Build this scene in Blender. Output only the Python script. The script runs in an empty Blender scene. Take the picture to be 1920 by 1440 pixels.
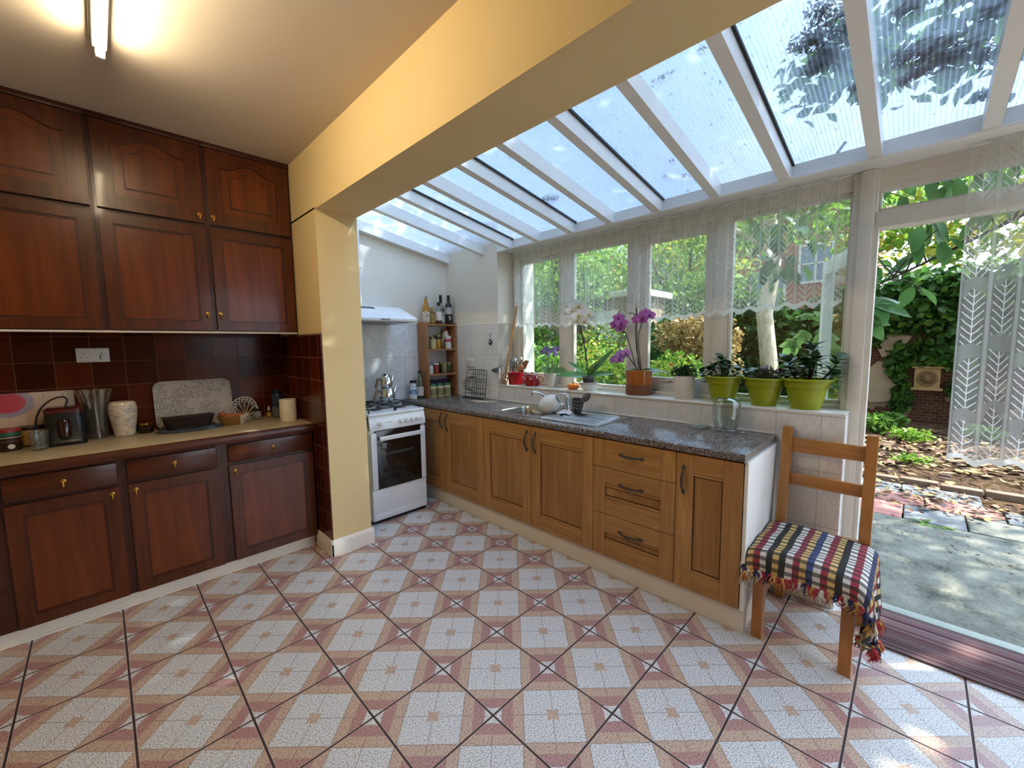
import bpy, bmesh, math, random
import numpy as np
from mathutils import Vector, Matrix

S = bpy.context.scene
COL = S.collection
PI = math.pi

# ------------------------------------------------------------------ camera, sky, sun, exposure
cam_data = bpy.data.cameras.new('camera')
cam = bpy.data.objects.new('camera', cam_data)
COL.objects.link(cam)
S.camera = cam
cam_data.sensor_width = 36
cam_data.lens = 766.669 / 1920 * 36
cam_data.clip_start = 0.02
cam_data.clip_end = 300
CAM_R = ((0.703791, -0.710286, -0.013104), (-0.077614, -0.058542, -0.995263), (0.706155, 0.701474, -0.096329))
rx, ry, rz = (Vector(r) for r in CAM_R)
cm = Matrix((rx, -ry, -rz)).transposed().to_4x4()
cm.translation = (0, 0, 1.44)
cam.matrix_world = cm

S.view_settings.view_transform = 'Standard'
S.view_settings.look = 'None'
S.view_settings.gamma = 1
S.view_settings.use_curve_mapping = False
S.view_settings.exposure = 1.24
S.cycles.max_bounces = 10
S.cycles.transparent_max_bounces = 24
S.cycles.caustics_reflective = False
S.cycles.caustics_refractive = False
S.cycles.sample_clamp_indirect = 6

world = bpy.data.worlds.new('sky')
S.world = world
world.use_nodes = True
wn = world.node_tree
wn.nodes.clear()
w_out = wn.nodes.new('ShaderNodeOutputWorld')
w_bg = wn.nodes.new('ShaderNodeBackground')
w_tc = wn.nodes.new('ShaderNodeTexCoord')
w_sep = wn.nodes.new('ShaderNodeSeparateXYZ')
w_ramp = wn.nodes.new('ShaderNodeValToRGB')
w_noise = wn.nodes.new('ShaderNodeTexNoise')
w_cr = wn.nodes.new('ShaderNodeValToRGB')
w_mix = wn.nodes.new('ShaderNodeMixRGB')
w_noise.inputs['Scale'].default_value = 2.2
w_noise.inputs['Detail'].default_value = 6
w_cr.color_ramp.elements[0].position = .45
w_cr.color_ramp.elements[1].position = .7
w_ramp.color_ramp.elements[0].position = 0.0
w_ramp.color_ramp.elements[0].color = (.74, .85, 1, 1)
w_ramp.color_ramp.elements[1].position = .6
w_ramp.color_ramp.elements[1].color = (.42, .58, .86, 1)
w_mix.inputs[2].default_value = (.9, .93, .97, 1)
L = wn.links.new
L(w_tc.outputs['Generated'], w_sep.inputs[0])
L(w_sep.outputs['Z'], w_ramp.inputs[0])
L(w_tc.outputs['Generated'], w_noise.inputs['Vector'])
L(w_noise.outputs[0], w_cr.inputs[0])
L(w_cr.outputs[0], w_mix.inputs[0])
L(w_ramp.outputs[0], w_mix.inputs[1])
L(w_mix.outputs[0], w_bg.inputs[0])
# the sky is brighter round the sun than opposite it
w_dot = wn.nodes.new('ShaderNodeVectorMath'); w_dot.operation = 'DOT_PRODUCT'
w_nrm = wn.nodes.new('ShaderNodeVectorMath'); w_nrm.operation = 'NORMALIZE'
L(w_tc.outputs['Generated'], w_nrm.inputs[0])
L(w_nrm.outputs[0], w_dot.inputs[0])
w_dot.inputs[1].default_value = Vector((.44, -.52, .73)).normalized()
w_max = wn.nodes.new('ShaderNodeMath'); w_max.operation = 'MAXIMUM'; w_max.inputs[1].default_value = 0
w_pow = wn.nodes.new('ShaderNodeMath'); w_pow.operation = 'POWER'; w_pow.inputs[1].default_value = 6
w_str = wn.nodes.new('ShaderNodeMath'); w_str.operation = 'MULTIPLY_ADD'
w_str.inputs[1].default_value = 8.5; w_str.inputs[2].default_value = .75
L(w_dot.outputs['Value'], w_max.inputs[0]); L(w_max.outputs[0], w_pow.inputs[0]); L(w_pow.outputs[0], w_str.inputs[0])
L(w_str.outputs[0], w_bg.inputs[1])
L(w_bg.outputs[0], w_out.inputs[0])

sun_data = bpy.data.lights.new('sun', 'SUN')
sun_data.energy = 6
sun_data.angle = .0093
sun_data.color = (1, .93, .8)
sun = bpy.data.objects.new('sun', sun_data)
COL.objects.link(sun)
SUN_DIR = Vector((.44, -.52, .73)).normalized()
sun.rotation_euler = SUN_DIR.to_track_quat('Z', 'Y').to_euler()
sun.location = SUN_DIR * 30

# ------------------------------------------------------------------ helpers
def lin(c):
    if isinstance(c, str):
        c = c.lstrip('#')
        c = tuple(int(c[i:i + 2], 16) / 255 for i in (0, 2, 4))
    return tuple(x / 12.92 if x <= .04045 else ((x + .055) / 1.055) ** 2.4 for x in c[:3]) + (1,)

class NT:
    """small wrapper for writing node trees as expressions"""
    def __init__(s, name):
        s.mat = bpy.data.materials.new(name)
        s.mat.use_nodes = True
        s.t = s.mat.node_tree
        s.t.nodes.clear()
        s.out = s.n('ShaderNodeOutputMaterial')
    def n(s, typ, **k):
        nd = s.t.nodes.new(typ)
        for a, v in k.items():
            setattr(nd, a, v)
        return nd
    def put(s, sock, v):
        if hasattr(v, 'is_linked') or hasattr(v, 'links'):
            s.t.links.new(v, sock)
        elif v is not None:
            if isinstance(v, str):
                v = lin(v)
            sock.default_value = v
    def m(s, op, a, b=None, c=None, clamp=False):
        nd = s.n('ShaderNodeMath', operation=op)
        nd.use_clamp = clamp
        for i, v in enumerate((a, b, c)):
            if v is not None:
                s.put(nd.inputs[i], v)
        return nd.outputs[0]
    def mix(s, f, a, b, mode='MIX'):
        nd = s.n('ShaderNodeMixRGB', blend_type=mode)
        s.put(nd.inputs[0], f); s.put(nd.inputs[1], a); s.put(nd.inputs[2], b)
        return nd.outputs[0]
    def noise(s, vec, scale, detail=3, rough=.5, dist=0):
        nd = s.n('ShaderNodeTexNoise')
        if vec is not None:
            s.put(nd.inputs['Vector'], vec)
        nd.inputs['Scale'].default_value = scale
        nd.inputs['Detail'].default_value = detail
        nd.inputs['Roughness'].default_value = rough
        nd.inputs['Distortion'].default_value = dist
        return nd.outputs[0]
    def ramp(s, f, stops, interp='LINEAR'):
        nd = s.n('ShaderNodeValToRGB')
        cr = nd.color_ramp
        cr.interpolation = interp
        while len(cr.elements) < len(stops):
            cr.elements.new(.5)
        for e, (p, c) in zip(cr.elements, stops):
            e.position = p
            e.color = lin(c) if isinstance(c, (str, tuple)) else (c, c, c, 1)
        s.put(nd.inputs[0], f)
        return nd.outputs[0]
    def obj(s):
        return s.n('ShaderNodeTexCoord').outputs['Object']
    def uv(s):
        return s.n('ShaderNodeTexCoord').outputs['UV']
    def pos(s):
        return s.n('ShaderNodeNewGeometry').outputs['Position']
    def sep(s, v):
        nd = s.n('ShaderNodeSeparateXYZ')
        s.put(nd.inputs[0], v)
        return nd.outputs
    def comb(s, x=0, y=0, z=0):
        nd = s.n('ShaderNodeCombineXYZ')
        for i, v in enumerate((x, y, z)):
            s.put(nd.inputs[i], v)
        return nd.outputs[0]
    def scale(s, v, sc):
        nd = s.n('ShaderNodeMapping')
        s.put(nd.inputs[0], v)
        nd.inputs['Scale'].default_value = sc
        return nd.outputs[0]
    def rim(s, f0=.04):
        lw = s.n('ShaderNodeLayerWeight')
        return s.m('ADD', s.m('MULTIPLY', s.m('POWER', lw.outputs['Facing'], 5), 1 - f0), f0)
    def bump(s, h, strength=.2, dist=.01):
        nd = s.n('ShaderNodeBump')
        nd.inputs['Strength'].default_value = strength
        nd.inputs['Distance'].default_value = dist
        s.put(nd.inputs['Height'], h)
        return nd.outputs[0]
    def bsdf(s, color, rough=.5, metal=0, spec=.5, normal=None, coat=0, trans=0, ior=1.45, sss=0, emis=None, es=0):
        b = s.n('ShaderNodeBsdfPrincipled')
        s.put(b.inputs['Base Color'], color)
        s.put(b.inputs['Roughness'], rough)
        s.put(b.inputs['Metallic'], metal)
        s.put(b.inputs['Specular IOR Level'], spec)
        s.put(b.inputs['IOR'], ior)
        s.put(b.inputs['Coat Weight'], coat)
        b.inputs['Coat Roughness'].default_value = .08
        s.put(b.inputs['Transmission Weight'], trans)
        if normal is not None:
            s.put(b.inputs['Normal'], normal)
        if emis is not None:
            s.put(b.inputs['Emission Color'], emis)
            b.inputs['Emission Strength'].default_value = es
        return b.outputs[0]
    def sh(s, typ, **k):
        nd = s.n(typ)
        for a, v in k.items():
            s.put(nd.inputs[a], v)
        return nd.outputs[0]
    def mixs(s, f, a, b):
        nd = s.n('ShaderNodeMixShader')
        s.put(nd.inputs[0], f); s.put(nd.inputs[1], a); s.put(nd.inputs[2], b)
        return nd.outputs[0]
    def done(s, shader):
        s.t.links.new(shader, s.out.inputs[0])
        return s.mat

def plain(name, color, rough=.5, metal=0, spec=.5, var=.06, nscale=18, bump=0, bscale=60, coat=0, **k):
    t = NT(name)
    o = t.obj()
    c = lin(color)
    dark = tuple(x * (1 - var * 1.6) for x in c[:3]) + (1,)
    lite = tuple(min(1, x * (1 + var)) for x in c[:3]) + (1,)
    col = t.mix(t.noise(o, nscale, 4), dark, lite)
    nrm = t.bump(t.noise(o, bscale, 5), bump, .004) if bump else None
    return t.done(t.bsdf(col, rough, metal, spec, nrm, coat, **k))

def wood(name, dark, light, axis='z', scale=1.0, rough=.35, coat=.15, knots=False, pos=False):
    t = NT(name)
    o = t.pos() if pos else t.obj()
    sc = [9 * scale] * 3
    sc['xyz'.index(axis)] = .9 * scale
    v = t.scale(o, sc)
    a = t.noise(v, 1.6, 5, .6, 1.4)
    sc2 = [90 * scale] * 3
    sc2['xyz'.index(axis)] = 4 * scale
    b = t.noise(t.scale(o, sc2), 1, 3, .6)
    f = t.m('ADD', t.m('MULTIPLY', a, .75), t.m('MULTIPLY', b, .3))
    col = t.ramp(f, [(.3, dark), (.52, tuple((lin2(dark)[i] + lin2(light)[i]) / 2 for i in range(3))), (.75, light)])
    if knots:
        vo = t.n('ShaderNodeTexVoronoi')
        sk = [5.5 * scale] * 3
        sk['xyz'.index(axis)] = 2.6 * scale
        t.put(vo.inputs['Vector'], t.scale(o, sk))
        k = t.m('LESS_THAN', vo.outputs[0], .07)
        col = t.mix(t.m('MULTIPLY', k, .55), col, dark)
    return t.done(t.bsdf(col, rough, 0, .4, t.bump(b, .08, .002), coat))

def lin2(c):
    c = c.lstrip('#') if isinstance(c, str) else c
    if isinstance(c, str):
        return tuple(int(c[i:i + 2], 16) / 255 for i in (0, 2, 4))
    return c

def clear(name, tint, gloss=.12, rough=.03, body=0.0, bodycol=None):
    """clear or tinted glass that lets straight light through: transparent + fresnel gloss (+ a little body)"""
    t = NT(name)
    f = t.m('MULTIPLY', t.rim(), gloss * 8, clamp=True)
    base = t.sh('ShaderNodeBsdfTransparent', Color=lin(tint))
    if body:
        base = t.mixs(body, base, t.sh('ShaderNodeBsdfDiffuse', Color=lin(bodycol or tint)))
    return t.done(t.mixs(f, base, t.sh('ShaderNodeBsdfGlossy', Color=(1, 1, 1, 1), Roughness=rough)))

# -------------------------------------------------------------- mesh builder
def wloc(o):
    v = Vector((0, 0, 0))
    while o is not None:
        v += o.location
        o = o.parent
    return v

class MB:
    def __init__(s):
        s.bm = bmesh.new()
        s.uvl = s.bm.loops.layers.uv.new('UVMap')
        s.mi = 0
    def _v(s, pts):
        return [s.bm.verts.new(p) for p in pts]
    def _f(s, vs, uv=None):
        try:
            f = s.bm.faces.new(vs)
        except ValueError:
            return None
        f.material_index = s.mi
        if uv:
            for lp, c in zip(f.loops, uv):
                lp[s.uvl].uv = c
        return f
    def box(s, x0, x1, y0, y1, z0, z1, bev=0, seg=2, M=None):
        x0, x1 = min(x0, x1), max(x0, x1)
        y0, y1 = min(y0, y1), max(y0, y1)
        z0, z1 = min(z0, z1), max(z0, z1)
        P = [(x, y, z) for z in (z0, z1) for y in (y0, y1) for x in (x0, x1)]
        if M is not None:
            P = [M @ Vector(p) for p in P]
        v = s._v(P)
        fs = [s._f([v[i] for i in q]) for q in ((0, 2, 3, 1), (4, 5, 7, 6), (0, 1, 5, 4), (2, 6, 7, 3), (0, 4, 6, 2), (1, 3, 7, 5))]
        if bev > 0:
            es = {e for f in fs for e in f.edges}
            r = bmesh.ops.bevel(s.bm, geom=list(es), offset=bev, segments=seg, affect='EDGES', profile=.5)
            for f in r['faces']:
                f.material_index = s.mi
        return s
    def prism(s, poly, axis, a0, a1, M=None):
        """extrude a 2-D polygon along axis: poly coords are the two other axes in xyz order"""
        def mk(p, a):
            q = {'x': (a, p[0], p[1]), 'y': (p[0], a, p[1]), 'z': (p[0], p[1], a)}[axis]
            return M @ Vector(q) if M is not None else q
        A = s._v([mk(p, a0) for p in poly])
        B = s._v([mk(p, a1) for p in poly])
        n = len(poly)
        s._f(A[::-1]); s._f(B)
        for i in range(n):
            j = (i + 1) % n
            s._f([A[i], A[j], B[j], B[i]])
        return s
    def ring(s, outer, inner, axis, a0, a1):
        """a flat frame between two polygons with the same number of points"""
        def mk(p, a):
            return {'x': (a, p[0], p[1]), 'y': (p[0], a, p[1]), 'z': (p[0], p[1], a)}[axis]
        n = len(outer)
        O0, O1 = s._v([mk(p, a0) for p in outer]), s._v([mk(p, a1) for p in outer])
        I0, I1 = s._v([mk(p, a0) for p in inner]), s._v([mk(p, a1) for p in inner])
        for i in range(n):
            j = (i + 1) % n
            s._f([O0[i], O0[j], I0[j], I0[i]]); s._f([O1[i], I1[i], I1[j], O1[j]])
            s._f([O0[i], O1[i], O1[j], O0[j]]); s._f([I0[i], I0[j], I1[j], I1[i]])
        return s
    def loft(s, rings, cap0=True, cap1=True, closed=True, uvs=None):
        R = [s._v(r) for r in rings]
        n = len(R[0])
        for a in range(len(R) - 1):
            for i in range(n if closed else n - 1):
                j = (i + 1) % n
                s._f([R[a][i], R[a][j], R[a + 1][j], R[a + 1][i]],
                     [(i / n, a / (len(R) - 1)), ((i + 1) / n, a / (len(R) - 1)), ((i + 1) / n, (a + 1) / (len(R) - 1)), (i / n, (a + 1) / (len(R) - 1))])
        if cap0: s._f(R[0][::-1])
        if cap1: s._f(R[-1])
        return s
    def lathe(s, prof, c=(0, 0, 0), seg=24, M=None, cap0=True, cap1=True, sx=1, sy=1, wob=None):
        c = Vector(c)
        rings = []
        for r, z in prof:
            ring = []
            for i in range(seg):
                a = 2 * PI * i / seg
                rr = r * (wob(a, z) if wob else 1)
                p = Vector((rr * math.cos(a) * sx, rr * math.sin(a) * sy, z))
                ring.append((M @ p if M is not None else p) + c)
            rings.append(ring)
        return s.loft(rings, cap0, cap1)
    def tube(s, pts, r, seg=8, caps=True, flat=1.0):
        pts = [Vector(p) for p in pts]
        n = len(pts)
        rings = []
        up = Vector((0, 0, 1))
        prev = None
        for i, p in enumerate(pts):
            d = (pts[min(i + 1, n - 1)] - pts[max(i - 1, 0)])
            d = d.normalized() if d.length > 1e-9 else Vector((0, 0, 1))
            if prev is None:
                ref = up if abs(d.z) < .95 else Vector((1, 0, 0))
                u = d.cross(ref).normalized()
            else:
                u = (prev - d * prev.dot(d))
                u = u.normalized() if u.length > 1e-6 else d.orthogonal().normalized()
            prev = u
            w = d.cross(u)
            rr = r[i] if isinstance(r, (list, tuple)) else r
            rings.append([p + u * (rr * math.cos(2 * PI * k / seg)) + w * (rr * flat * math.sin(2 * PI * k / seg)) for k in range(seg)])
        return s.loft(rings, caps, caps)
    def ball(s, c, r, seg=16, rings=10, M=None):
        r = (r, r, r) if not isinstance(r, (list, tuple)) else r
        c = Vector(c)
        R = []
        for i in range(rings + 1):
            th = PI * i / rings
            th = min(max(th, .02), PI - .02)
            ring = []
            for k in range(seg):
                a = 2 * PI * k / seg
                p = Vector((r[0] * math.sin(th) * math.cos(a), r[1] * math.sin(th) * math.sin(a), -r[2] * math.cos(th)))
                ring.append((M @ p if M is not None else p) + c)
            R.append(ring)
        return s.loft(R)
    def surf(s, fn, nu, nv, uvfn=None, wrap=False):
        V = [[s.bm.verts.new(fn(i / nu, j / nv)) for j in range(nv + 1)] for i in range(nu + 1)]
        for i in range(nu):
            for j in range(nv):
                q = [(i, j), (i + 1, j), (i + 1, j + 1), (i, j + 1)]
                s._f([V[a][b] for a, b in q], [(uvfn or (lambda u, v: (u, v)))(a / nu, b / nv) for a, b in q])
        return s
    def leaf(s, base, d, up, ln, wd, bend=.3, n=5, fold=.15, tip=1.0):
        """a leaf blade from base along d, arching away from up"""
        base, d, up = Vector(base), Vector(d).normalized(), Vector(up).normalized()
        side = d.cross(up)
        side = side.normalized() if side.length > 1e-6 else d.orthogonal().normalized()
        up = side.cross(d).normalized()
        rows = []
        for i in range(n + 1):
            t = i / n
            w = wd * (math.sin(PI * (t ** tip * .93 + .07)) ** .8) * .5 if i < n else .0005
            c = base + d * (ln * t) - up * (bend * ln * t * t)
            rows.append(s._v([c - side * w + up * (fold * w), c, c + side * w + up * (fold * w)]))
        for i in range(n):
            for k in (0, 1):
                s._f([rows[i][k], rows[i][k + 1], rows[i + 1][k + 1], rows[i + 1][k]])
        return s
    def build(s, name, mat, parent=None, smooth=38, solid=0, sub=0, org=None, recalc=True):
        if recalc:
            bmesh.ops.recalc_face_normals(s.bm, faces=s.bm.faces)
        me = bpy.data.meshes.new(name)
        if parent is not None:
            off = wloc(parent)
            loc = Vector((0, 0, 0))
        else:
            if org is None:
                co = [v.co for v in s.bm.verts]
                xs, ys, zs = [c.x for c in co], [c.y for c in co], [c.z for c in co]
                org = ((min(xs) + max(xs)) / 2, (min(ys) + max(ys)) / 2, min(zs))
            off = loc = Vector(org)
        for v in s.bm.verts:
            v.co -= off
        s.bm.to_mesh(me)
        s.bm.free()
        o = bpy.data.objects.new(name, me)
        COL.objects.link(o)
        o.location = loc
        if parent is not None:
            o.parent = parent
        for mm in (mat if isinstance(mat, (list, tuple)) else [mat]):
            me.materials.append(mm)
        if smooth:
            me.shade_smooth()
            me.set_sharp_from_angle(angle=math.radians(smooth))
        if solid:
            md = o.modifiers.new('solid', 'SOLIDIFY'); md.thickness = solid; md.offset = 0
        if sub:
            md = o.modifiers.new('sub', 'SUBSURF'); md.levels = md.render_levels = sub
        return o

def tag(o, label=None, cat=None, group=None, kind=None):
    if label: o['label'] = label
    if cat: o['category'] = cat
    if group: o['group'] = group
    if kind: o['kind'] = kind
    return o

def thing(name, label, cat, loc=(0, 0, 0), group=None):
    o = bpy.data.objects.new(name, None)
    o.empty_display_size = .05
    COL.objects.link(o)
    o.location = loc
    return tag(o, label, cat, group)

def struct(name, mb, mat, **k):
    o = mb.build(name, mat, org=(0, 0, 0), **k)
    o['kind'] = 'structure'
    return o

def kids(o):
    return [c for c in bpy.data.objects if c.parent == o]

def copy_tree(o, parent=None, loc=None, label=None, rz=None):
    c = o.copy()
    COL.objects.link(c)
    if parent is not None:
        c.parent = parent
    for ch in kids(o):
        copy_tree(ch, c)
    if loc is not None: c.location = loc
    if label: c['label'] = label
    if rz is not None: c.rotation_euler.z = rz
    return c

def spl(pts, k=5):
    """smooth curve through points (Catmull-Rom)"""
    P = [Vector(p) for p in pts]
    P = [P[0] * 2 - P[1]] + P + [P[-1] * 2 - P[-2]]
    out = []
    for i in range(1, len(P) - 2):
        a, b_, c, d = P[i - 1], P[i], P[i + 1], P[i + 2]
        for j in range(k):
            t = j / k
            out.append(.5 * ((2 * b_) + (c - a) * t + (2 * a - 5 * b_ + 4 * c - d) * t * t + (3 * b_ - a - 3 * c + d) * t ** 3))
    return out + [P[-2]]

def seg_rot(v):
    """matrix turning +Z onto v"""
    return Vector(v).to_track_quat('Z', 'Y').to_matrix()

def circ(cx, cy, r, n=24, a0=0, a1=2 * PI):
    return [(cx + r * math.cos(a0 + (a1 - a0) * i / n), cy + r * math.sin(a0 + (a1 - a0) * i / n)) for i in range(n)]

def rrect(x0, x1, y0, y1, r, n=5):
    P = []
    for cx, cy, a in ((x1 - r, y1 - r, 0), (x0 + r, y1 - r, PI / 2), (x0 + r, y0 + r, PI), (x1 - r, y0 + r, 1.5 * PI)):
        for i in range(n + 1):
            P.append((cx + r * math.cos(a + PI / 2 * i / n), cy + r * math.sin(a + PI / 2 * i / n)))
    return P

def leaf_mesh(name, mat, blobs, size, seed, parent=None, droop=.3, shell=.55, aspect=.55, mats=None):
    """many folded leaves scattered through ellipsoids: blobs = [(cx,cy,cz, rx,ry,rz, count)]; vertices relative to the parent"""
    rs = np.random.default_rng(seed)
    P = []
    for cx, cy, cz, rx_, ry_, rz_, n in blobs:
        d = rs.normal(size=(n, 3))
        d /= np.linalg.norm(d, axis=1)[:, None]
        rad = (shell + (1 - shell) * rs.random(n) ** .6)[:, None]
        P.append(np.array([cx, cy, cz]) + d * rad * np.array([rx_, ry_, rz_]) + rs.normal(size=(n, 3)) * .06 * min(rx_, ry_, rz_))
    P = np.concatenate(P)
    n = len(P)
    nrm = rs.normal(size=(n, 3)) + np.array([0, 0, .7])
    nrm /= np.linalg.norm(nrm, axis=1)[:, None]
    d = rs.normal(size=(n, 3)) - np.array([0, 0, droop])
    d -= nrm * (d * nrm).sum(1)[:, None]
    d /= np.linalg.norm(d, axis=1)[:, None]
    sd = np.cross(d, nrm)
    ln = (size * (.6 + .8 * rs.random(n)))[:, None]
    w = ln * aspect * .5
    up = nrm * ln * .12
    v = np.stack([P - d * ln * .5, P - d * ln * .1 + sd * w + up, P + d * ln * .22 + sd * w * .75 + up, P + d * ln * .5,
                  P + d * ln * .22 - sd * w * .75 + up, P - d * ln * .1 - sd * w + up], 1)
    off = np.array(wloc(parent)) if parent is not None else P.mean(0)
    v = (v - off).reshape(-1, 3)
    b = np.arange(n)[:, None] * 6
    f = np.concatenate([b + np.array([0, 1, 2, 3]), b + np.array([0, 3, 4, 5])], 1).reshape(-1)
    me = bpy.data.meshes.new(name)
    me.vertices.add(n * 6)
    me.vertices.foreach_set('co', v.astype(np.float32).ravel())
    me.loops.add(n * 8)
    me.loops.foreach_set('vertex_index', f.astype(np.int32))
    me.polygons.add(n * 2)
    me.polygons.foreach_set('loop_start', (np.arange(n * 2) * 4).astype(np.int32))
    if mats:
        me.polygons.foreach_set('material_index', np.repeat(rs.integers(0, len(mats), n), 2).astype(np.int32))
    me.update()
    me.validate()
    for mm in (mats or [mat]):
        me.materials.append(mm)
    o = bpy.data.objects.new(name, me)
    COL.objects.link(o)
    if parent is not None:
        o.parent = parent
    else:
        o.location = tuple(off)
    return o

# ------------------------------------------------------------------ materials of the room
M = {}
M['cream'] = plain('cream_paint', '#e2cb98', .75, spec=.2, var=.03, nscale=3, bump=.05, bscale=90)
M['cream_pale'] = plain('pale_cream_paint', '#e4dccd', .75, spec=.2, var=.03, nscale=3, bump=.05, bscale=90)
M['ceil'] = plain('ceiling_paint', '#d2c6b6', .85, spec=.15, var=.03, nscale=2)
M['white'] = plain('white_gloss_paint', '#e6e4de', .35, var=.04, nscale=6)
M['white_old'] = plain('aged_white_paint', '#dcd8cd', .45, var=.07, nscale=9)
M['enamel'] = plain('white_enamel', '#e2e3e4', .18, var=.02, coat=.3)
M['plastic'] = plain('white_plastic', '#dcdcda', .35, var=.02)
M['black'] = plain('black_metal', '#161617', .45, var=.1)
M['blackgloss'] = plain('black_gloss', '#0b0b0c', .12, var=.1, coat=.4)
M['steel'] = plain('stainless_steel', '#b9bbbd', .22, 1, var=.06, nscale=40)
M['steel_dk'] = plain('dark_steel', '#7d7f82', .35, 1, var=.1)
M['chrome'] = plain('chrome', '#d6d8da', .07, 1, var=.02)
M['pewter'] = plain('pewter', '#55504a', .45, .85, var=.15)
M['brass'] = plain('brass', '#b98d3e', .3, 1, var=.1)
M['mah_v'] = wood('mahogany_upright', '#361709', '#612f14', 'z', .9, .3, .12)
M['mah_h'] = wood('mahogany_level', '#341509', '#5d2c14', 'x', .9, .3, .12)
M['mah_p'] = wood('mahogany_panel', '#471d0b', '#773a17', 'z', .55, .28, .15)
M['mah_d'] = wood('mahogany_dark', '#2e1208', '#4e210e', 'x', .9, .4, .2)
M['oak_v'] = wood('oak_upright', '#8a6033', '#bf935a', 'z', 1.0, .45, .05, True)
M['oak_h'] = wood('oak_level', '#8a6033', '#bf935a', 'y', 1.0, .45, .05, True)
M['oak_p'] = wood('oak_panel', '#7f582e', '#b08650', 'z', .8, .45, .05, True)
M['oak_gap'] = plain('oak_painted_shadow', '#3a2110', .7)  # dark brown standing in for shade in the gaps round the panels
M['pine'] = wood('chair_pine', '#94602f', '#bb8349', 'z', 1.2, .4, .1, True)
M['pine_h'] = wood('chair_pine_level', '#94602f', '#bb8349', 'y', 1.2, .4, .1, True)
M['shelf'] = wood('shelf_wood', '#8a5a35', '#b07d50', 'z', 1.1, .5)
M['shelf_h'] = wood('shelf_wood_level', '#8a5a35', '#b07d50', 'x', 1.1, .5)
M['spoonwood'] = wood('spoon_wood', '#9a6a3c', '#c79a66', 'z', 2, .6)
M['glass'] = clear('window_glass', '#f4faf8', .10, .02)
M['jarglass'] = clear('jar_glass', '#f3f6f5', .14, .03, .03, '#d8dedd')
M['label'] = plain('paper_label', '#d9d2c4', .7)

def floor_mat():
    t = NT('floor_tiles')
    P = t.sep(t.pos())
    T = .3295
    u = t.m('DIVIDE', t.m('SUBTRACT', P[0], 1.304), T)
    v = t.m('DIVIDE', t.m('SUBTRACT', P[1], 1.096), T)
    fu, fv = t.m('FRACT', u), t.m('FRACT', v)
    du, dv = t.m('SUBTRACT', fu, .5), t.m('SUBTRACT', fv, .5)
    a = t.m('ABSOLUTE', t.m('ADD', du, dv))
    b = t.m('ABSOLUTE', t.m('SUBTRACT', du, dv))
    mx = t.m('MAXIMUM', a, b)
    mn = t.m('MINIMUM', a, b)
    # distance to the nearest corner, in the turned square metric
    cu = t.m('SUBTRACT', .5, t.m('ABSOLUTE', du)); cv = t.m('SUBTRACT', .5, t.m('ABSOLUTE', dv))
    ca = t.m('ADD', cu, cv); cb = t.m('ABSOLUTE', t.m('SUBTRACT', cu, cv))
    cm_ = t.m('MAXIMUM', ca, cb)
    pos = t.pos()
    speck = t.noise(pos, 210, 2, .7)
    speck2 = t.noise(pos, 190, 2, .65)
    white = t.ramp(speck, [(.38, '#807e7b'), (.47, '#c3c2bf'), (.58, '#e6e5e3')])
    beige = t.ramp(speck2, [(.36, '#927866'), (.5, '#bfa48e'), (.64, '#d0b8a4')])
    red = t.ramp(speck2, [(.36, '#8a625a'), (.5, '#ad857d'), (.64, '#bd9991')])
    col = t.mix(t.m('LESS_THAN', mx, .485), beige, white)
    col = t.mix(t.m('LESS_THAN', mx, t.m('ADD', .082, t.m('MULTIPLY', mn, .2))), col, beige)
    wob = t.noise(pos, 26, 2)
    red_m = t.m('LESS_THAN', cm_, .335)
    col = t.mix(red_m, col, red)
    star = t.m('LESS_THAN', t.m('ADD', cm_, t.m('MULTIPLY', t.m('SUBTRACT', t.m('MINIMUM', ca, cb), t.m('MULTIPLY', wob, .16)), -.12)), .145)
    col = t.mix(star, col, white)
    # thin drawn lines
    thin = t.m('MAXIMUM', t.m('LESS_THAN', mn, .007), t.m('LESS_THAN', t.m('ABSOLUTE', t.m('SUBTRACT', mx, .487)), .006))
    thin = t.m('MULTIPLY', thin, t.m('GREATER_THAN', mx, .085))
    thin = t.m('MULTIPLY', thin, t.m('GREATER_THAN', cm_, .34))
    col = t.mix(t.m('MULTIPLY', thin, .55), col, '#6a5242')
    # grout, with the tile bevel highlight painted as a pale edge
    g = t.m('MINIMUM', cu, cv)
    edge = t.m('LESS_THAN', g, .0185)
    col = t.mix(t.m('MULTIPLY', edge, .5), col, '#c9b6a6')
    grout = t.m('LESS_THAN', g, .0115)
    col = t.mix(grout, col, '#3b2b2a')
    rough = t.m('ADD', .26, t.m('MULTIPLY', grout, .5))
    h = t.m('SUBTRACT', 1, t.m('MULTIPLY', edge, 1))
    return t.done(t.bsdf(col, rough, 0, .45, t.bump(t.m('ADD', h, t.m('MULTIPLY', t.noise(pos, 9, 2), .25)), .15, .004)))
M['floor'] = floor_mat()

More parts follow.
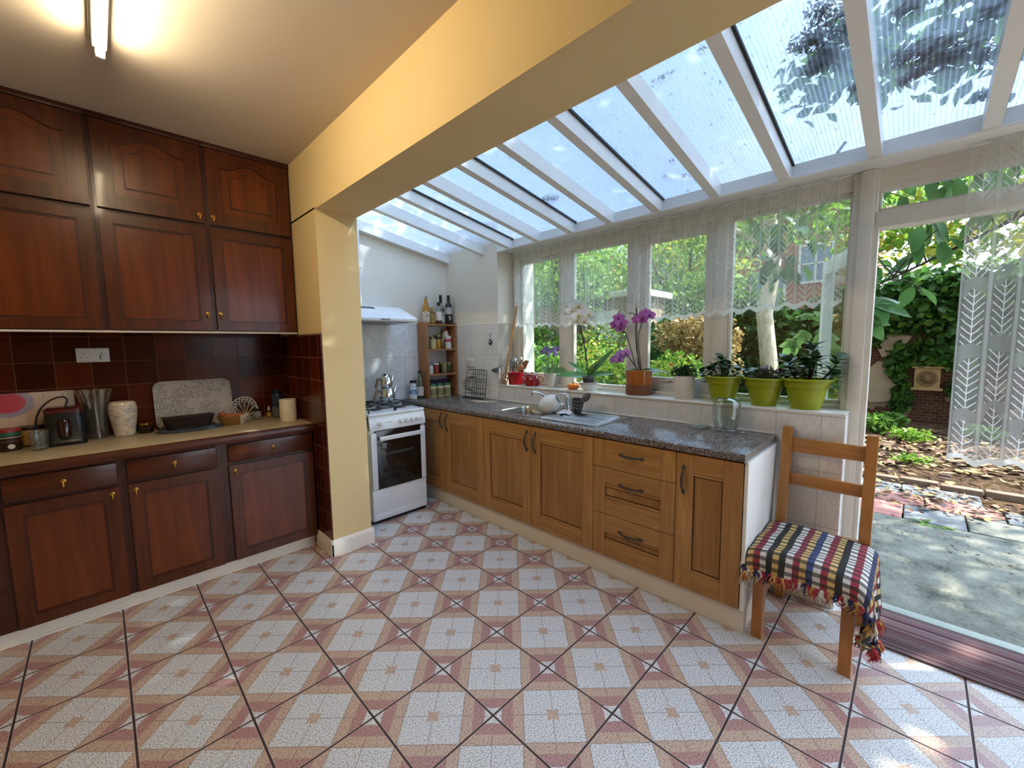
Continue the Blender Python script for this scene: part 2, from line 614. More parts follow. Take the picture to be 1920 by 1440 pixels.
def tiles(name, ax, size, off, tile_ramp, grout, gw, rough, vein=None, vary=True, bump=.3, spec=.5):
    """square tiles in world space on the two axes in ax"""
    t = NT(name)
    P = t.sep(t.pos())
    ids, gs = [], []
    for k, (a, sz, o) in enumerate(zip(ax, size, off)):
        q = t.m('DIVIDE', t.m('SUBTRACT', P['xyz'.index(a)], o), sz)
        f = t.m('FRACT', q)
        ids.append(t.m('FLOOR', q))
        gs.append(t.m('LESS_THAN', t.m('MINIMUM', f, t.m('SUBTRACT', 1, f)), gw / sz))
    g = t.m('MAXIMUM', *gs)
    wn_ = t.n('ShaderNodeTexWhiteNoise')
    t.put(wn_.inputs[0], t.comb(ids[0], ids[1], 0))
    f = t.noise(t.pos(), 6, 4) if not vary else t.m('ADD', t.m('MULTIPLY', wn_.outputs[0], .6), t.m('MULTIPLY', t.noise(t.pos(), 14, 4), .4))
    col = t.ramp(f, tile_ramp)
    if vein:
        sh = t.n('ShaderNodeMapping')
        t.put(sh.inputs[0], t.pos())
        sh.inputs['Rotation'].default_value = (.7, .7, .4)
        sh.inputs['Scale'].default_value = (3, 9, 3)
        vn = t.noise(sh.outputs[0], 5, 6, .65, 1.0)
        line = t.m('SUBTRACT', 1, t.m('MULTIPLY', t.m('ABSOLUTE', t.m('SUBTRACT', vn, .5)), 22), clamp=True)
        col = t.mix(t.m('MULTIPLY', line, .38), col, vein)
    col = t.mix(g, col, grout)
    r = t.m('ADD', rough, t.m('MULTIPLY', g, .5))
    return t.done(t.bsdf(col, r, 0, spec, t.bump(t.m('SUBTRACT', 1, g), bump, .003)))

BR = [(.2, '#381208'), (.5, '#4a1a0b'), (.8, '#5e2410')]
M['brown_xz'] = tiles('brown_tiles_back', 'xz', (.1535, .1535), (-.036, .908), BR, '#6d523a', .0016, .16, spec=.2)
M['brown_yz'] = tiles('brown_tiles_pier', 'yz', (.1535, .1535), (3.01, .908), BR, '#8a6a4c', .0016, .16, spec=.3)
MB_ = [(.3, '#dcdcdc'), (.6, '#e6e5e3'), (.8, '#ebeae8')]
M['marble_xz'] = tiles('marble_tiles_stove', 'xz', (.2, .31), (1.94, 1.33), MB_, '#b0adab', .0018, .15, '#a3a6ac')
M['marble_yz'] = tiles('marble_tiles_window_wall', 'yz', (.2066, .30), (.55, 1.04), MB_, '#b5aea2', .0018, .15, '#aaa7a2')

def granite():
    t = NT('granite_worktop')
    o = t.pos()
    v = t.n('ShaderNodeTexVoronoi'); t.put(v.inputs['Vector'], o); v.inputs['Scale'].default_value = 150
    f = t.m('ADD', t.m('MULTIPLY', t.noise(o, 95, 5, .7), .75), t.m('MULTIPLY', t.sep(v.outputs['Color'])[0], .25))
    col = t.ramp(f, [(.34, '#191718'), (.43, '#45403f'), (.5, '#857b76'), (.56, '#4d4746'), (.68, '#b3a8a0')])
    return t.done(t.bsdf(col, .2, 0, .5))
M['granite'] = granite()

def laminate():
    t = NT('cream_laminate')
    o = t.obj()
    col = t.ramp(t.noise(t.scale(o, (3, 9, 9)), 5, 5, .7), [(.3, '#a89878'), (.7, '#c6b797')])
    return t.done(t.bsdf(col, .3, 0, .4))
M['laminate'] = laminate()

def roof_sheet():
    """ribbed twin-wall roofing: mostly clear, ribs and grime scatter light"""
    t = NT('ribbed_roof_sheet')
    P = t.sep(t.pos())
    w = t.m('FRACT', t.m('DIVIDE', P[1], .0165))
    rib = t.m('SUBTRACT', 1, t.m('MULTIPLY', t.m('ABSOLUTE', t.m('SUBTRACT', w, .5)), 2))
    rib = t.m('POWER', rib, 3)
    grime = t.noise(t.scale(t.pos(), (1, 1.6, 1)), 7, 6, .7)
    spots = t.m('GREATER_THAN', t.noise(t.scale(t.pos(), (14, 22, 14)), 2.4, 4, .75), .635)
    f = t.m('ADD', t.m('MULTIPLY', rib, .42), t.m('MULTIPLY', grime, .66))
    f = t.m('ADD', f, .02, clamp=True)
    tr = t.sh('ShaderNodeBsdfTransparent', Color=lin('#b4c6da'))
    di = t.mixs(.75, t.sh('ShaderNodeBsdfDiffuse', Color=lin('#a9b6c2')), t.sh('ShaderNodeBsdfTranslucent', Color=lin('#a2b4c6')))
    s1 = t.mixs(f, tr, di)
    s1 = t.mixs(t.m('MULTIPLY', spots, .55), s1, t.sh('ShaderNodeBsdfDiffuse', Color=lin('#3d3d38')))
    s1 = t.mixs(t.m('MULTIPLY', t.rim(), .6), s1, t.sh('ShaderNodeBsdfGlossy', Color=(1, 1, 1, 1), Roughness=.15))
    return t.done(s1)
M['roof'] = roof_sheet()

def peel():
    t = NT('peeling_white_paint')
    n = t.noise(t.scale(t.obj(), (6, 3, 14)), 3, 5, .6)
    col = t.mix(t.m('GREATER_THAN', n, .6), '#c9c9c4', '#6b6d69')
    return t.done(t.bsdf(col, .5, 0, .4, t.bump(n, .3, .003)))
M['peel'] = peel()

# ------------------------------------------------------------------ room shell
YB = 3.63      # back wall
ZC = 2.716     # kitchen ceiling
PX0, PX1 = 1.043, 1.318    # pier and beam
XW, XF = 2.675, 2.88       # window wall face, window frame face

b = MB(); b.box(-2.6, 2.86, -2.4, YB + .1, -.1, 0); struct('floor', b, M['floor'])
b = MB(); b.box(-2.6, PX0 + .05, -2.4, YB + .1, ZC, ZC + .12); struct('ceiling', b, M['ceil'])
b = MB(); b.box(-2.6, PX0 + .02, YB, YB + .2, 0, ZC + .1); struct('wall_back', b, M['cream'])
b = MB(); b.box(-2.6, PX0 - .006, YB - .006, YB + .01, .86, 1.548); struct('wall_back_tiles', b, M['brown_xz'])
b = MB(); b.box(PX0 + .02, 3.0, YB, YB + .2, 0, 2.9); struct('wall_stove', b, M['cream_pale'])
b = MB(); b.box(PX1, XW, YB - .006, YB + .01, 0, 1.66); struct('wall_stove_tiles', b, M['marble_xz'])
b = MB(); b.box(-2.8, -2.6, -2.4, YB + .2, 0, ZC + .1); struct('wall_left', b, M['cream'])
# pier under the beam, brown tiles on its kitchen side
b = MB(); b.box(PX0, PX1, 2.79, YB, 0, 2.33); struct('wall_pier', b, M['cream'])
b = MB(); b.box(PX0 - .008, PX0 + .01, 2.795, YB, .0, 1.529); struct('wall_pier_tiles', b, M['brown_yz'])
b = MB(); b.box(PX0, PX1, -2.4, YB + .1, 2.318, 3.05); struct('wall_beam', b, M['cream'])
# skirting round the pier
b = MB()
pr = [(0, 0), (.016, 0), (.016, .085), (.010, .1), (0, .112)]
b.prism([(2.79 - p[0], p[1]) for p in pr], 'x', PX0 - .02, PX1 + .014)
b.prism([(PX0 - .008 - p[0], p[1]) for p in pr], 'y', 2.774, 3.05)
b.prism([(PX1 + p[0], p[1]) for p in pr], 'y', 2.79, 3.6)
struct('baseboard_pier', b, M['cream_pale'])
b = MB(); b.box(-2.8, PX1, -2.6, -2.4, 0, ZC + .1); struct('wall_front', b, M['cream'])
# window wall: dwarf wall, pier beside the windows
b = MB(); b.box(XW, XF + .1, .25, 2.83, 0, 1.045); struct('wall_window', b, M['white_old'])
b = MB(); b.box(XW, XF + .3, 2.83, YB + .1, 0, 2.6); struct('wall_window_pier', b, M['cream_pale'])
b = MB(); b.box(XW - .006, XW + .01, .25, 2.83, .1, 1.058); b.box(XW - .006, XW + .01, 2.828, YB, .1, 1.64)
b.box(XW - .004, XF, 2.824, 2.84, 1.05, 1.64)
b.box(XW - .004, XF - .09, .244, .26, 0, 1.058, .004)
struct('wall_window_tiles', b, M['marble_yz'])
b = MB(); b.box(XW - .010, XF + .01, .244, 2.832, 1.045, 1.062, .005); struct('window_sill', b, plain('sill_tiles', '#d9d8d2', .15, var=.05, nscale=5))
b = MB(); b.box(XW - .012, XW, .25, .55, 0, .105, .003); struct('baseboard_window', b, M['cream_pale'])
b = MB(); b.box(XW - .008, XW + .01, 2.828, YB, 1.638, 1.648, .002); b.box(PX1, XW, YB - .01, YB + .01, 1.655, 1.665, .002)
struct('trim_tiles', b, M['white'])

# lean-to roof
RB = lambda x: 2.30 + .172 * (2.66 - x)     # underside of the rafters
RAFT = [3.595, 3.04, 2.674, 2.335, 1.985, 1.635, 1.283, .918, .566, .201, -.16, -.53, -.9, -1.27, -1.64, -2.01, -2.38]
for i, y in enumerate(RAFT):
    b = MB()
    w = .026 if i else .03
    x0, x1 = 1.2, 2.715
    b.prism([(x0, RB(x0)), (x1, RB(x1)), (x1, RB(x1) + .085), (x0, RB(x0) + .085)], 'y', y - w, y + w)
    r = struct('ceiling_rafter', b, M['white'])
    if i % 2 == 0 and i:
        b = MB()
        b.prism([(x0, RB(x0) + .078), (2.70, RB(2.70) + .078), (2.70, RB(2.7) + .0905), (x0, RB(x0) + .0905)], 'y', y - w - .012, y - w + .002)
        b.build('seal_strip', M['black'], r)
for i in range(len(RAFT) - 1):
    y1, y0 = RAFT[i], RAFT[i + 1]
    b = MB()
    x0, x1 = 1.19, 3.12
    z = lambda x: RB(x) + .091
    V = b._v([(x0, y0, z(x0)), (x1, y0, z(x1)), (x1, y1, z(x1)), (x0, y1, z(x0))])
    b._f(V)
    struct('ceiling_roof_sheet', b, M['roof'], smooth=0)
b = MB()
b.box(2.70, 2.97, -2.4, 2.83, 2.302, 2.378); b.box(2.70, 2.97, 2.83, YB, 2.30, 2.378)
struct('trim_eaves_plate', b, M['white'])
b = MB(); b.box(2.655, 2.705, -2.4, 2.83, 2.288, 2.304, .003); struct('trim_eaves_lip', b, M['white'])

# windows
ZS, ZH = 1.062, 2.2
b = MB(); b.box(XF - .005, XF + .07, -2.4, 2.83, ZH + .02, 2.302); b.box(XF - .015, XF + .0, -2.4, 2.83, 2.27, 2.302)
struct('trim_window_header', b, M['white_old'])
b = MB(); b.box(XF - .01, XF + .09, .286, 2.83, ZS - .01, 1.085, .004); struct('trim_window_rail', b, M['white_old'])
def post(y0, y1, name='trim_window_post', z0=1.08):
    b = MB(); b.box(XF - .008, XF + .075, y0, y1, z0, ZH + .03, .004); b.box(XF - .0, XF + .06, y0 - .012, y1 + .012, z0, ZH + .03)
    return struct(name, b, M['white_old'])
post(2.755, 2.832); post(2.15, 2.235); post(1.515, 1.585); post(.905, .965); 
def window(name, y0, y1, z0, z1, fr, brail, mat=None, railmat=None):
    b = MB()
    x0, x1 = XF + .015, XF + .055
    b.box(x0, x1, y0, y0 + fr, z0, z1, .003); b.box(x0, x1, y1 - fr, y1, z0, z1, .003)
    b.box(x0, x1, y0 + fr, y1 - fr, z1 - fr, z1, .003)
    f = struct(name, b, mat or M['white_old'])
    b = MB(); b.box(x0 - .002, x1 + .006, y0 + fr, y1 - fr, z0, z0 + brail, .003); b.build('bottom_rail', railmat or M['white_old'], f)
    b = MB(); b.box(x0 + .018, x0 + .022, y0 + fr * .5, y1 - fr * .5, z0 + brail * .5, z1 - fr * .5); b.build('pane', M['glass'], f, smooth=0)
    return f
window('window_1', 2.247, 2.743, 1.085, 2.22, .03, .085)
window('window_2', 1.597, 2.138, 1.085, 2.22, .022, .02)
window('window_3', .977, 1.503, 1.085, 2.222, .065, .10, None, M['peel'])
window('window_4', .286, .893, 1.085, 2.22, .02, .02)

# garden door frame
b = MB(); b.box(XF - .03, XF + .08, .19, .29, 0, 2.30, .004); b.box(XF - .045, XF + .02, .205, .262, 0, 2.30, .003)
struct('door_1_post', b, M['white_old'])
b = MB(); b.box(XF - .035, XF + .08, -.80, -.72, 0, 2.30, .004); struct('door_1_jamb', b, M['white_old'])
b = MB(); b.box(XF - .03, XF + .08, -.75, .2, 2.008, 2.09, .004); struct('door_1_head', b, M['white_old'])
b = MB(); b.box(XF - .03, XF + .05, .181, .192, 0.0, 2.01); struct('door_1_stop', b, M['white_old'])
b = MB()
b.box(XF, XF + .05, -.72, .1895, 2.0905, 2.106); b.box(XF, XF + .05, -.72, .1895, 2.195, 2.2195); b.box(XF, XF + .05, .178, .1895, 2.107, 2.194)
w5 = struct('window_5', b, M['white_old'])
b = MB(); b.box(XF + .02, XF + .024, -.75, .19, 2.1, 2.2); b.build('pane', M['glass'], w5, smooth=0)
b = MB(); b.box(XF - .028, XF + .035, -.72, .19, -.09, .010, .003); struct('trim_door_threshold', b, plain('threshold_paint', '#9fa8a0', .5))
b = MB(); b.box(XF - .037, XF - .028, .196, .232, 1.72, 1.83, .002)
b.box(XF - .041, XF - .036, .203, .225, 1.75, 1.775); tag(b.build('latch_keep', M['white_old']), 'white painted latch keep on the garden door post', 'latch')
# rest of the garden side wall, past the door
b = MB(); b.box(XW, XF + .08, -2.4, -.8, 0, 1.06); struct('wall_window_far', b, M['white_old'])
b = MB()
for y in (-.83, -1.6, -2.38): b.box(XF, XF + .06, y, y + .05, 1.06, 2.25)
struct('trim_window_far', b, M['white_old'])

# garden door swung open against the garden side of the wall
th = math.radians(112)
dr = tag(thing('garden_door', 'white glazed garden door swung open outside the last window', 'door', (2.975, .215, 0)), kind='structure')
dr.name = 'door_2'
b = MB()
W_, H_ = .76, 1.99
b.box(0, .09, -.02, .02, .01, H_, .004); b.box(W_ - .09, W_, -.02, .02, .01, H_, .004)
b.box(.09, W_ - .09, -.02, .02, H_ - .1, H_, .003); b.box(.09, W_ - .09, -.02, .02, .01, .22, .003); b.box(.09, W_ - .09, -.02, .02, .8, .9, .003)
b.box(.09, W_ - .09, -.008, .008, .22, .8)
for o_ in (0,):
    b.box(.085, .10, -.028, .028, .88, H_ - .09); b.box(W_ - .10, W_ - .085, -.028, .028, .88, H_ - .09)
for v in b.bm.verts: v.co += Vector((2.975, .215, 0))
b.build('leaf', M['white'], dr)
b = MB(); b.box(.09, W_ - .09, -.002, .002, .9, H_ - .1)
for v in b.bm.verts: v.co += Vector((2.975, .215, 0))
b.build('pane', M['glass'], dr, smooth=0)
dr.rotation_euler.z = math.radians(-90 + 112)

# ------------------------------------------------------------------ mahogany cabinets
def drop_pull(parent, x, y, z, mat):
    b = MB()
    b.lathe([(.011, 0), (.011, .003), (.006, .005), (.005, .010)], (0, 0, 0), 12, Matrix.Rotation(PI / 2, 3, 'X'))
    b.tube([(0, -.009, .0), (0, -.012, -.008), (0, -.011, -.022)], [.003, .0035, .005], 8)
    b.ball((0, -.011, -.024), .006, 8, 6)
    for v in b.bm.verts: v.co += Vector((x, y, z))
    b.build('handle', mat, parent)

def arch(x0, x1, z0, z1, rise, n=14):
    """rectangle whose top edge swells up in the middle (cathedral arch), counter-clockwise from bottom left"""
    P = [(x0, z0), (x1, z0), (x1, z1 - rise)]
    w = x1 - x0
    for i in range(1, n):
        t = i / n
        s = .5 - .5 * math.cos(2 * PI * min(max((t - .08) / .84, 0), 1))
        P.append((x1 - w * t, z1 - rise + rise * s))
    P.append((x0, z1 - rise))
    return P

def panel_door(parent, x0, x1, z0, z1, y, fr, arched=False):
    """framed door facing -y; its face is at y"""
    f = MB()
    if arched:
        inn = arch(x0 + fr, x1 - fr, z0 + fr, z1 - fr * .75, .05)
        n = len(inn)
        out = [(x0, z0), (x1, z0), (x1, z1 - .02)] + [(x1 - (x1 - x0) * i / (n - 4), z1) for i in range(1, n - 4)] + [(x0, z1 - .02)]
        out = [(x0, z0), (x1, z0), (x1, z1)] + [(x1 - (x1 - x0) * i / (n - 3 - 1), z1) for i in range(1, n - 4)] + [(x0, z1)]
        while len(out) < n: out.insert(-1, ((x0 + out[-2][0]) / 2, z1))
        out = out[:n]
        f.ring(out, inn, 'y', y, y + .02)
        f.mi = 1
        f.ring(inn, [(x0 + (p[0] - x0) * .985 + .004, z0 + (p[1] - z0) * .985 + .004) for p in inn], 'y', y + .004, y + .018)
    else:
        f.prism([(x0, z0), (x1, z0), (x1 - fr, z0 + fr), (x0 + fr, z0 + fr)], 'y', y, y + .02)
        f.prism([(x0, z1), (x1, z1), (x1 - fr, z1 - fr), (x0 + fr, z1 - fr)], 'y', y, y + .02)
        f.prism([(x0, z0), (x0 + fr, z0 + fr), (x0 + fr, z1 - fr), (x0, z1)], 'y', y, y + .02)
        f.prism([(x1, z0), (x1 - fr, z0 + fr), (x1 - fr, z1 - fr), (x1, z1)], 'y', y, y + .02)
        f.mi = 1
        f.ring([(x0 + fr, z0 + fr), (x1 - fr, z0 + fr), (x1 - fr, z1 - fr), (x0 + fr, z1 - fr)],
               [(x0 + fr + .009, z0 + fr + .009), (x1 - fr - .009, z0 + fr + .009), (x1 - fr - .009, z1 - fr - .009), (x0 + fr + .009, z1 - fr - .009)], 'y', y + .006, y + .018)
    d = f.build('door', [M['mah_v'], M['mah_d']], parent, smooth=20)  # dark wood on the inner moulding paints in the groove shade
    p = MB()
    p.box(x0 + fr * .5, x1 - fr * .5, y + .011, y + .017, z0 + fr * .5, z1 - fr * .5)
    if arched:
        a1 = arch(x0 + fr + .05, x1 - fr - .05, z0 + fr + .05, z1 - fr * .75 - .05, .045)
        p.prism(a1, 'y', y + .005, y + .012)
        a0 = arch(x0 + fr + .043, x1 - fr - .043, z0 + fr + .043, z1 - fr * .75 - .043, .045)
        p.mi = 1
        p.ring(a0, a1, 'y', y + .009, y + .012)
    p.build('panel', [M['mah_p'], M['mah_d']], d, smooth=20)  # darker ring paints groove shade round the raised panel
    return d

# base cabinets (face frames at y 3.04, doors proud of them)
YD = 3.018
BASE = [(-.93, -.435, -.915, -.45, 'cut off by the picture edge'),
        (-.435, .04, -.372, .022, 'under the coffee maker'),
        (.04, .492, .059, .462, 'under the white vase and the loaf'),
        (.492, PX0 - .012, .521, 1.019, 'against the brown tiled pier')]
for k, (x0, x1, dx0, dx1, w) in enumerate(BASE):
    t = thing('base_cabinet', 'mahogany drawer-and-door base cabinet ' + w, 'cabinet', ((x0 + x1) / 2, 3.04, 0), 'mahogany base cabinets')
    b = MB(); b.box(x0 + .0005, x1 - .0005, 3.04, YB - .015, .082, .85); b.build('carcass', M['mah_d'], t)
    b = MB(); b.box(dx0, dx1, YD, 3.042, .722, .838, .006); d = b.build('drawer', M['mah_h'], t)
    drop_pull(d, (dx0 + dx1) / 2, YD, .785, M['brass'])
    d = panel_door(t, dx0, dx1, .088, .704, YD, .055)
    drop_pull(d, (dx1 - .028) if k in (0, 1) else dx0 + .028, YD, .672, M['brass'])
b = MB(); b.box(-.93, PX0 - .024, 3.066, 3.085, 0, .083, .002); b.box(-.93, PX0 - .024, 3.058, 3.07, 0, .012, .002)
tag(b.build('plinth', M['cream_pale']), 'cream painted plinth along the foot of the mahogany cabinets', 'plinth')
t = thing('worktop', 'cream laminate worktop with dark wooden front edge over mahogany cabinets', 'worktop', (.05, 3.3, .85))
b = MB(); b.box(-.93, PX0 - .009, 3.012, YB - .007, .852, .904, .002); b.build('surface', M['laminate'], t)
b = MB(); b.prism([(3.012, .848), (3.0, .852), (2.993, .868), (2.993, .884), (3.0, .9), (3.012, .9045)], 'x', -.93, PX0 - .009)
b.build('edge_strip', M['mah_h'], t)

# wall cabinets, two tiers
YU = 3.215
UP = [(-.455, .043), (.043, .543), (.543, PX0 - .004)]
lab_hi = ['arched-panel mahogany top cabinet cut by the picture edge', 'arched-panel mahogany top cabinet, middle of the three under the ceiling', 'arched-panel mahogany top cabinet in the corner by the cream wall']
lab_lo = ['flat-panel mahogany wall cabinet above the double socket, cut by the picture edge', 'flat-panel mahogany wall cabinet above the lace-patterned tray', 'flat-panel mahogany wall cabinet against the cream wall, above the paper roll']
for k, (x0, x1) in enumerate(UP):
    for z0, z1, hi in ((2.205, ZC, True), (1.548, 2.205, False)):
        t = thing('wall_cabinet', (lab_hi if hi else lab_lo)[k], 'cabinet', ((x0 + x1) / 2, YU, z0), 'mahogany wall cabinets')
        b = MB()
        b.box(x0 + .0005, x1 - .0005, YU + .022, YB - .008, z0 + .0005, z1 - .0005)
        if hi:
            b.box(x0 + .0005, x1 - .0005, YU + .004, YU + .03, z1 - .03, z1 - .0005, .003)
        b.build('carcass', M['mah_d'], t)
        dz0, dz1 = (z0 + .014, z1 - .036) if hi else (z0 + .006, z1 - .012)
        d = panel_door(t, x0 + .014, x1 - .014, dz0, dz1, YU, .075 if hi else .055, hi)
        hx = x1 - .035 if k == 1 else x0 + .035
        drop_pull(d, hx, YU, z0 + (.062 if hi else .11), M['brass'])
b = MB(); b.box(-.455, PX0 - .012, YU + .01, YU + .03, 1.537, 1.548); tag(b.build('light_rail', M['cream_pale']), 'thin pale strip under the lower mahogany wall cabinets', 'strip')

# ------------------------------------------------------------------ oak units
XD = 2.105
def bow_handle(parent, c, vertical, ln=.128):
    """cast pewter bow handle on a door face at x = XD"""
    b = MB()
    x, y, z = c
    P = []
    for i in range(13):
        t = -1 + 2 * i / 12
        P.append((-.006 - .022 * (1 - abs(t) ** 2.6), t * ln / 2))
    rad = [.0045 + .0035 * (1 - abs(-1 + 2 * i / 12)) for i in range(13)]
    mk = (lambda p: (x + p[0], y, z + p[1])) if vertical else (lambda p: (x + p[0], y + p[1], z))
    b.tube([mk(p) for p in P], rad, 8)
    for s_ in (-1, 1):
        q = (x, y, z + s_ * ln / 2) if vertical else (x, y + s_ * ln / 2, z)
        b.lathe([(.010, 0), (.011, .003), (.007, .008), (.004, .010)], q, 12, Matrix.Rotation(-PI / 2, 3, 'Y'))
        q2 = (x, y, z + s_ * (ln / 2 + .012)) if vertical else (x, y + s_ * (ln / 2 + .012), z)
        b.ball((q2[0] - .002, q2[1], q2[2]), (.003, .006, .006), 8, 6)
    b.build('handle', M['pewter'], parent)

def oak_front(parent, name, y0, y1, z0, z1, st=.082, rail=.095, panel=True):
    """shaker front facing -x: stiles, rails, recessed panel with dark moulding lines"""
    b = MB()
    g = .0018
    y0 += g; y1 -= g; z0 += g; z1 -= g
    b.mi = 0
    b.box(XD, XD + .02, y0, y0 + st, z0, z1, .0015, 1); b.box(XD, XD + .02, y1 - st, y1, z0, z1, .0015, 1)
    b.mi = 1
    if panel:
        b.box(XD + .0004, XD + .02, y0 + st, y1 - st, z0, z0 + rail, .0012, 1); b.box(XD + .0004, XD + .02, y0 + st, y1 - st, z1 - rail, z1, .0012, 1)
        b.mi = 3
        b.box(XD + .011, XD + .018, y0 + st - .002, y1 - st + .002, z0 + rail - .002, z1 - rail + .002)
        b.mi = 1
        m_ = .013
        for a, c in ((z0 + rail + .003, z0 + rail + .003 + m_), (z1 - rail - .003 - m_, z1 - rail - .003)):
            b.prism([(XD + .003, a), (XD + .003, c), (XD + .0105, c), (XD + .0105, a)], 'y', y0 + st + .003, y1 - st - .003)
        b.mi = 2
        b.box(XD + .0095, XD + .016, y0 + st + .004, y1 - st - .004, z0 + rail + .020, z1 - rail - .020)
        b.mi = 4
        # panel face slightly in front of the dark line backing
        b.box(XD + .0085, XD + .0125, y0 + st + .006, y1 - st - .006, z0 + rail + .022, z1 - rail - .022, .001, 1)
    else:
        b.box(XD + .0004, XD + .02, y0 + st, y1 - st, z0, z1, .0012, 1)
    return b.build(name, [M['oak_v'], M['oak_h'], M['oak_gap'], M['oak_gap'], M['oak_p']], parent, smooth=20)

ZD0, ZD1 = .131, .866
def unit(label, y0, y1):
    t = thing('oak_base_unit', label, 'kitchen unit', (XD + .02, (y0 + y1) / 2, 0), 'oak base units under the granite worktop')
    b = MB()
    # open-topped carcass
    b.box(XD + .022, 2.66, y0 + .0005, y0 + .018, .13, .87); b.box(XD + .022, 2.66, y1 - .018, y1 - .0005, .13, .87)
    b.box(XD + .022, 2.66, y0 + .018, y1 - .018, .13, .148); b.box(2.645, 2.66, y0 + .018, y1 - .018, .148, .87)
    b.box(XD + .022, XD + .04, y0 + .018, y1 - .018, .85, .87)
    b.build('carcass', M['oak_p'], t)
    return t
t = unit('oak two-door corner unit beside the white cooker', 2.43, 3.45)
d = oak_front(t, 'door', 2.94, 3.45, ZD0, ZD1); bow_handle(d, (XD, 2.978, .775), True)
d = oak_front(t, 'door', 2.43, 2.94, ZD0, ZD1); bow_handle(d, (XD, 2.90, .765), True)
t = unit('oak two-door unit under the stainless sink', 1.392, 2.43)
d = oak_front(t, 'door', 1.91, 2.43, ZD0, ZD1); bow_handle(d, (XD, 1.95, .755), True)
d = oak_front(t, 'door', 1.392, 1.91, ZD0, ZD1); bow_handle(d, (XD, 1.868, .75), True)
t = unit('oak three-drawer unit beside the single-door end unit', .876, 1.392)
for z0, z1, pn in ((.69, ZD1, False), (.4, .69, True), (ZD0, .4, True)):
    d = oak_front(t, 'drawer', .876, 1.392, z0, z1, .082, .098, pn)
    bow_handle(d, (XD, 1.134, (z1 - .085) if pn else (z0 + z1) / 2 + .01), False)
t = unit('narrow oak end unit with one door and white end panel', .552, .876)
d = oak_front(t, 'door', .553, .876, ZD0, ZD1, .088); bow_handle(d, (XD, .834, .725), True)
b = MB(); b.box(2.09 + .016, 2.668, .533, .5495, .13, .872, .001); b.build('end_panel', M['white'], t)
b = MB(); b.box(2.135, 2.152, .538, 3.43, 0, .131, .002); b.box(2.152, 2.66, .538, .553, 0, .129, .002)
tag(b.build('plinth', M['cream_pale']), 'cream painted plinth under the oak units', 'plinth')

# granite worktop with a cut-out for the sink
t = thing('worktop', 'dark speckled granite-look worktop on the oak units, with metal end strip', 'worktop', (2.38, 2.08, .873))
ZT = .912
b = MB()
nose = [(2.668, .873), (2.096, .873), (2.088, .878), (2.085, .888), (2.085, .898), (2.089, .908), (2.097, ZT), (2.668, ZT)]
b.prism(nose, 'y', .548, 1.44)
b.prism(nose, 'y', 2.40, YB - .008)
fr_ = [(2.205, .873), (2.096, .873), (2.088, .878), (2.085, .888), (2.085, .898), (2.089, .908), (2.097, ZT), (2.205, ZT)]
b.prism(fr_, 'y', 1.44, 2.40)
b.box(2.585, 2.668, 1.44, 2.40, .873, ZT)
b.build('slab', M['granite'], t, smooth=30)
b = MB(); b.box(2.086, 2.668, .5445, .548, .872, .9125, .001)
for x in (2.12, 2.26, 2.5): b.lathe([(.004, 0), (.003, .0012)], (x, .5445, .893), 10, Matrix.Rotation(PI / 2, 3, 'X'))
b.build('end_strip', plain('brushed_aluminium', '#a9a9a6', .35, .9), t)
b = MB(); b.box(2.662, 2.6685, .55, YB - .01, .912, .92, .002); b.build('seal', M['plastic'], t)

# ------------------------------------------------------------------ sink
t = thing('kitchen_sink', 'inset stainless steel sink with single bowl and ribbed drainer', 'sink', (2.41, 1.92, ZT))
sx0, sx1, sy0, sy1 = 2.165, 2.655, 1.415, 2.425
bx0, bx1, by0, by1 = 2.215, 2.555, 2.0, 2.375
b = MB()
N = 6
outer = rrect(sx0, sx1, sy0, sy1, .03, N); 
rimI = rrect(sx0 + .012, sx1 - .012, sy0 + .012, sy1 - .012, .025, N)
b.ring(outer, rimI, 'z', ZT, ZT + .004)
inner = rrect(bx0, bx1, by0, by1, .06, N)
V = [b._v([(p[0], p[1], ZT + .002) for p in rrect(sx0 + .012, sx1 - .012, by0 - .03, sy1 - .012, .02, N)]), b._v([(p[0], p[1], ZT + .002) for p in inner])]
n = len(inner)
for i in range(n):
    j = (i + 1) % n
    b._f([V[0][i], V[0][j], V[1][j], V[1][i]])
b.build('rim', M['steel'], t, smooth=30)
b = MB()
rings = [[(p[0], p[1], ZT + .002) for p in inner],
         [(p[0], p[1], ZT - .012) for p in rrect(bx0 + .006, bx1 - .006, by0 + .006, by1 - .006, .058, N)],
         [(p[0], p[1], ZT - .13) for p in rrect(bx0 + .015, bx1 - .015, by0 + .015, by1 - .015, .055, N)],
         [(p[0], p[1], ZT - .15) for p in rrect(bx0 + .05, bx1 - .05, by0 + .05, by1 - .05, .04, N)]]
b.loft(rings, False, True)
b.build('bowl', M['steel'], t, recalc=False)
b = MB(); b.lathe([(.035, 0), (.037, .003), (.02, .002), (.0, .001)], ((bx0 + bx1) / 2, (by0 + by1) / 2, ZT - .15), 20); b.build('plug_hole', M['steel_dk'], t)
# drainer: ribs run along the worktop
def dz(u, v):
    x = sx0 + .012 + (sx1 - sx0 - .024) * u
    y = sy0 + .012 + (by0 - .03 - sy0 - .012) * v
    e = min(u, 1 - u) * 9
    k = max(0, math.cos((x - 2.41) / .047 * 2 * PI)) ** 1.5
    e2 = min(1, max(0, (min(v, 1 - v) - .03) * 12))
    return (x, y, ZT + .0015 + (.0075 * k * min(1, e) * e2 if abs(x - 2.41) < .19 else 0))
b = MB(); b.surf(dz, 96, 24); b.build('drainer', M['steel'], t)

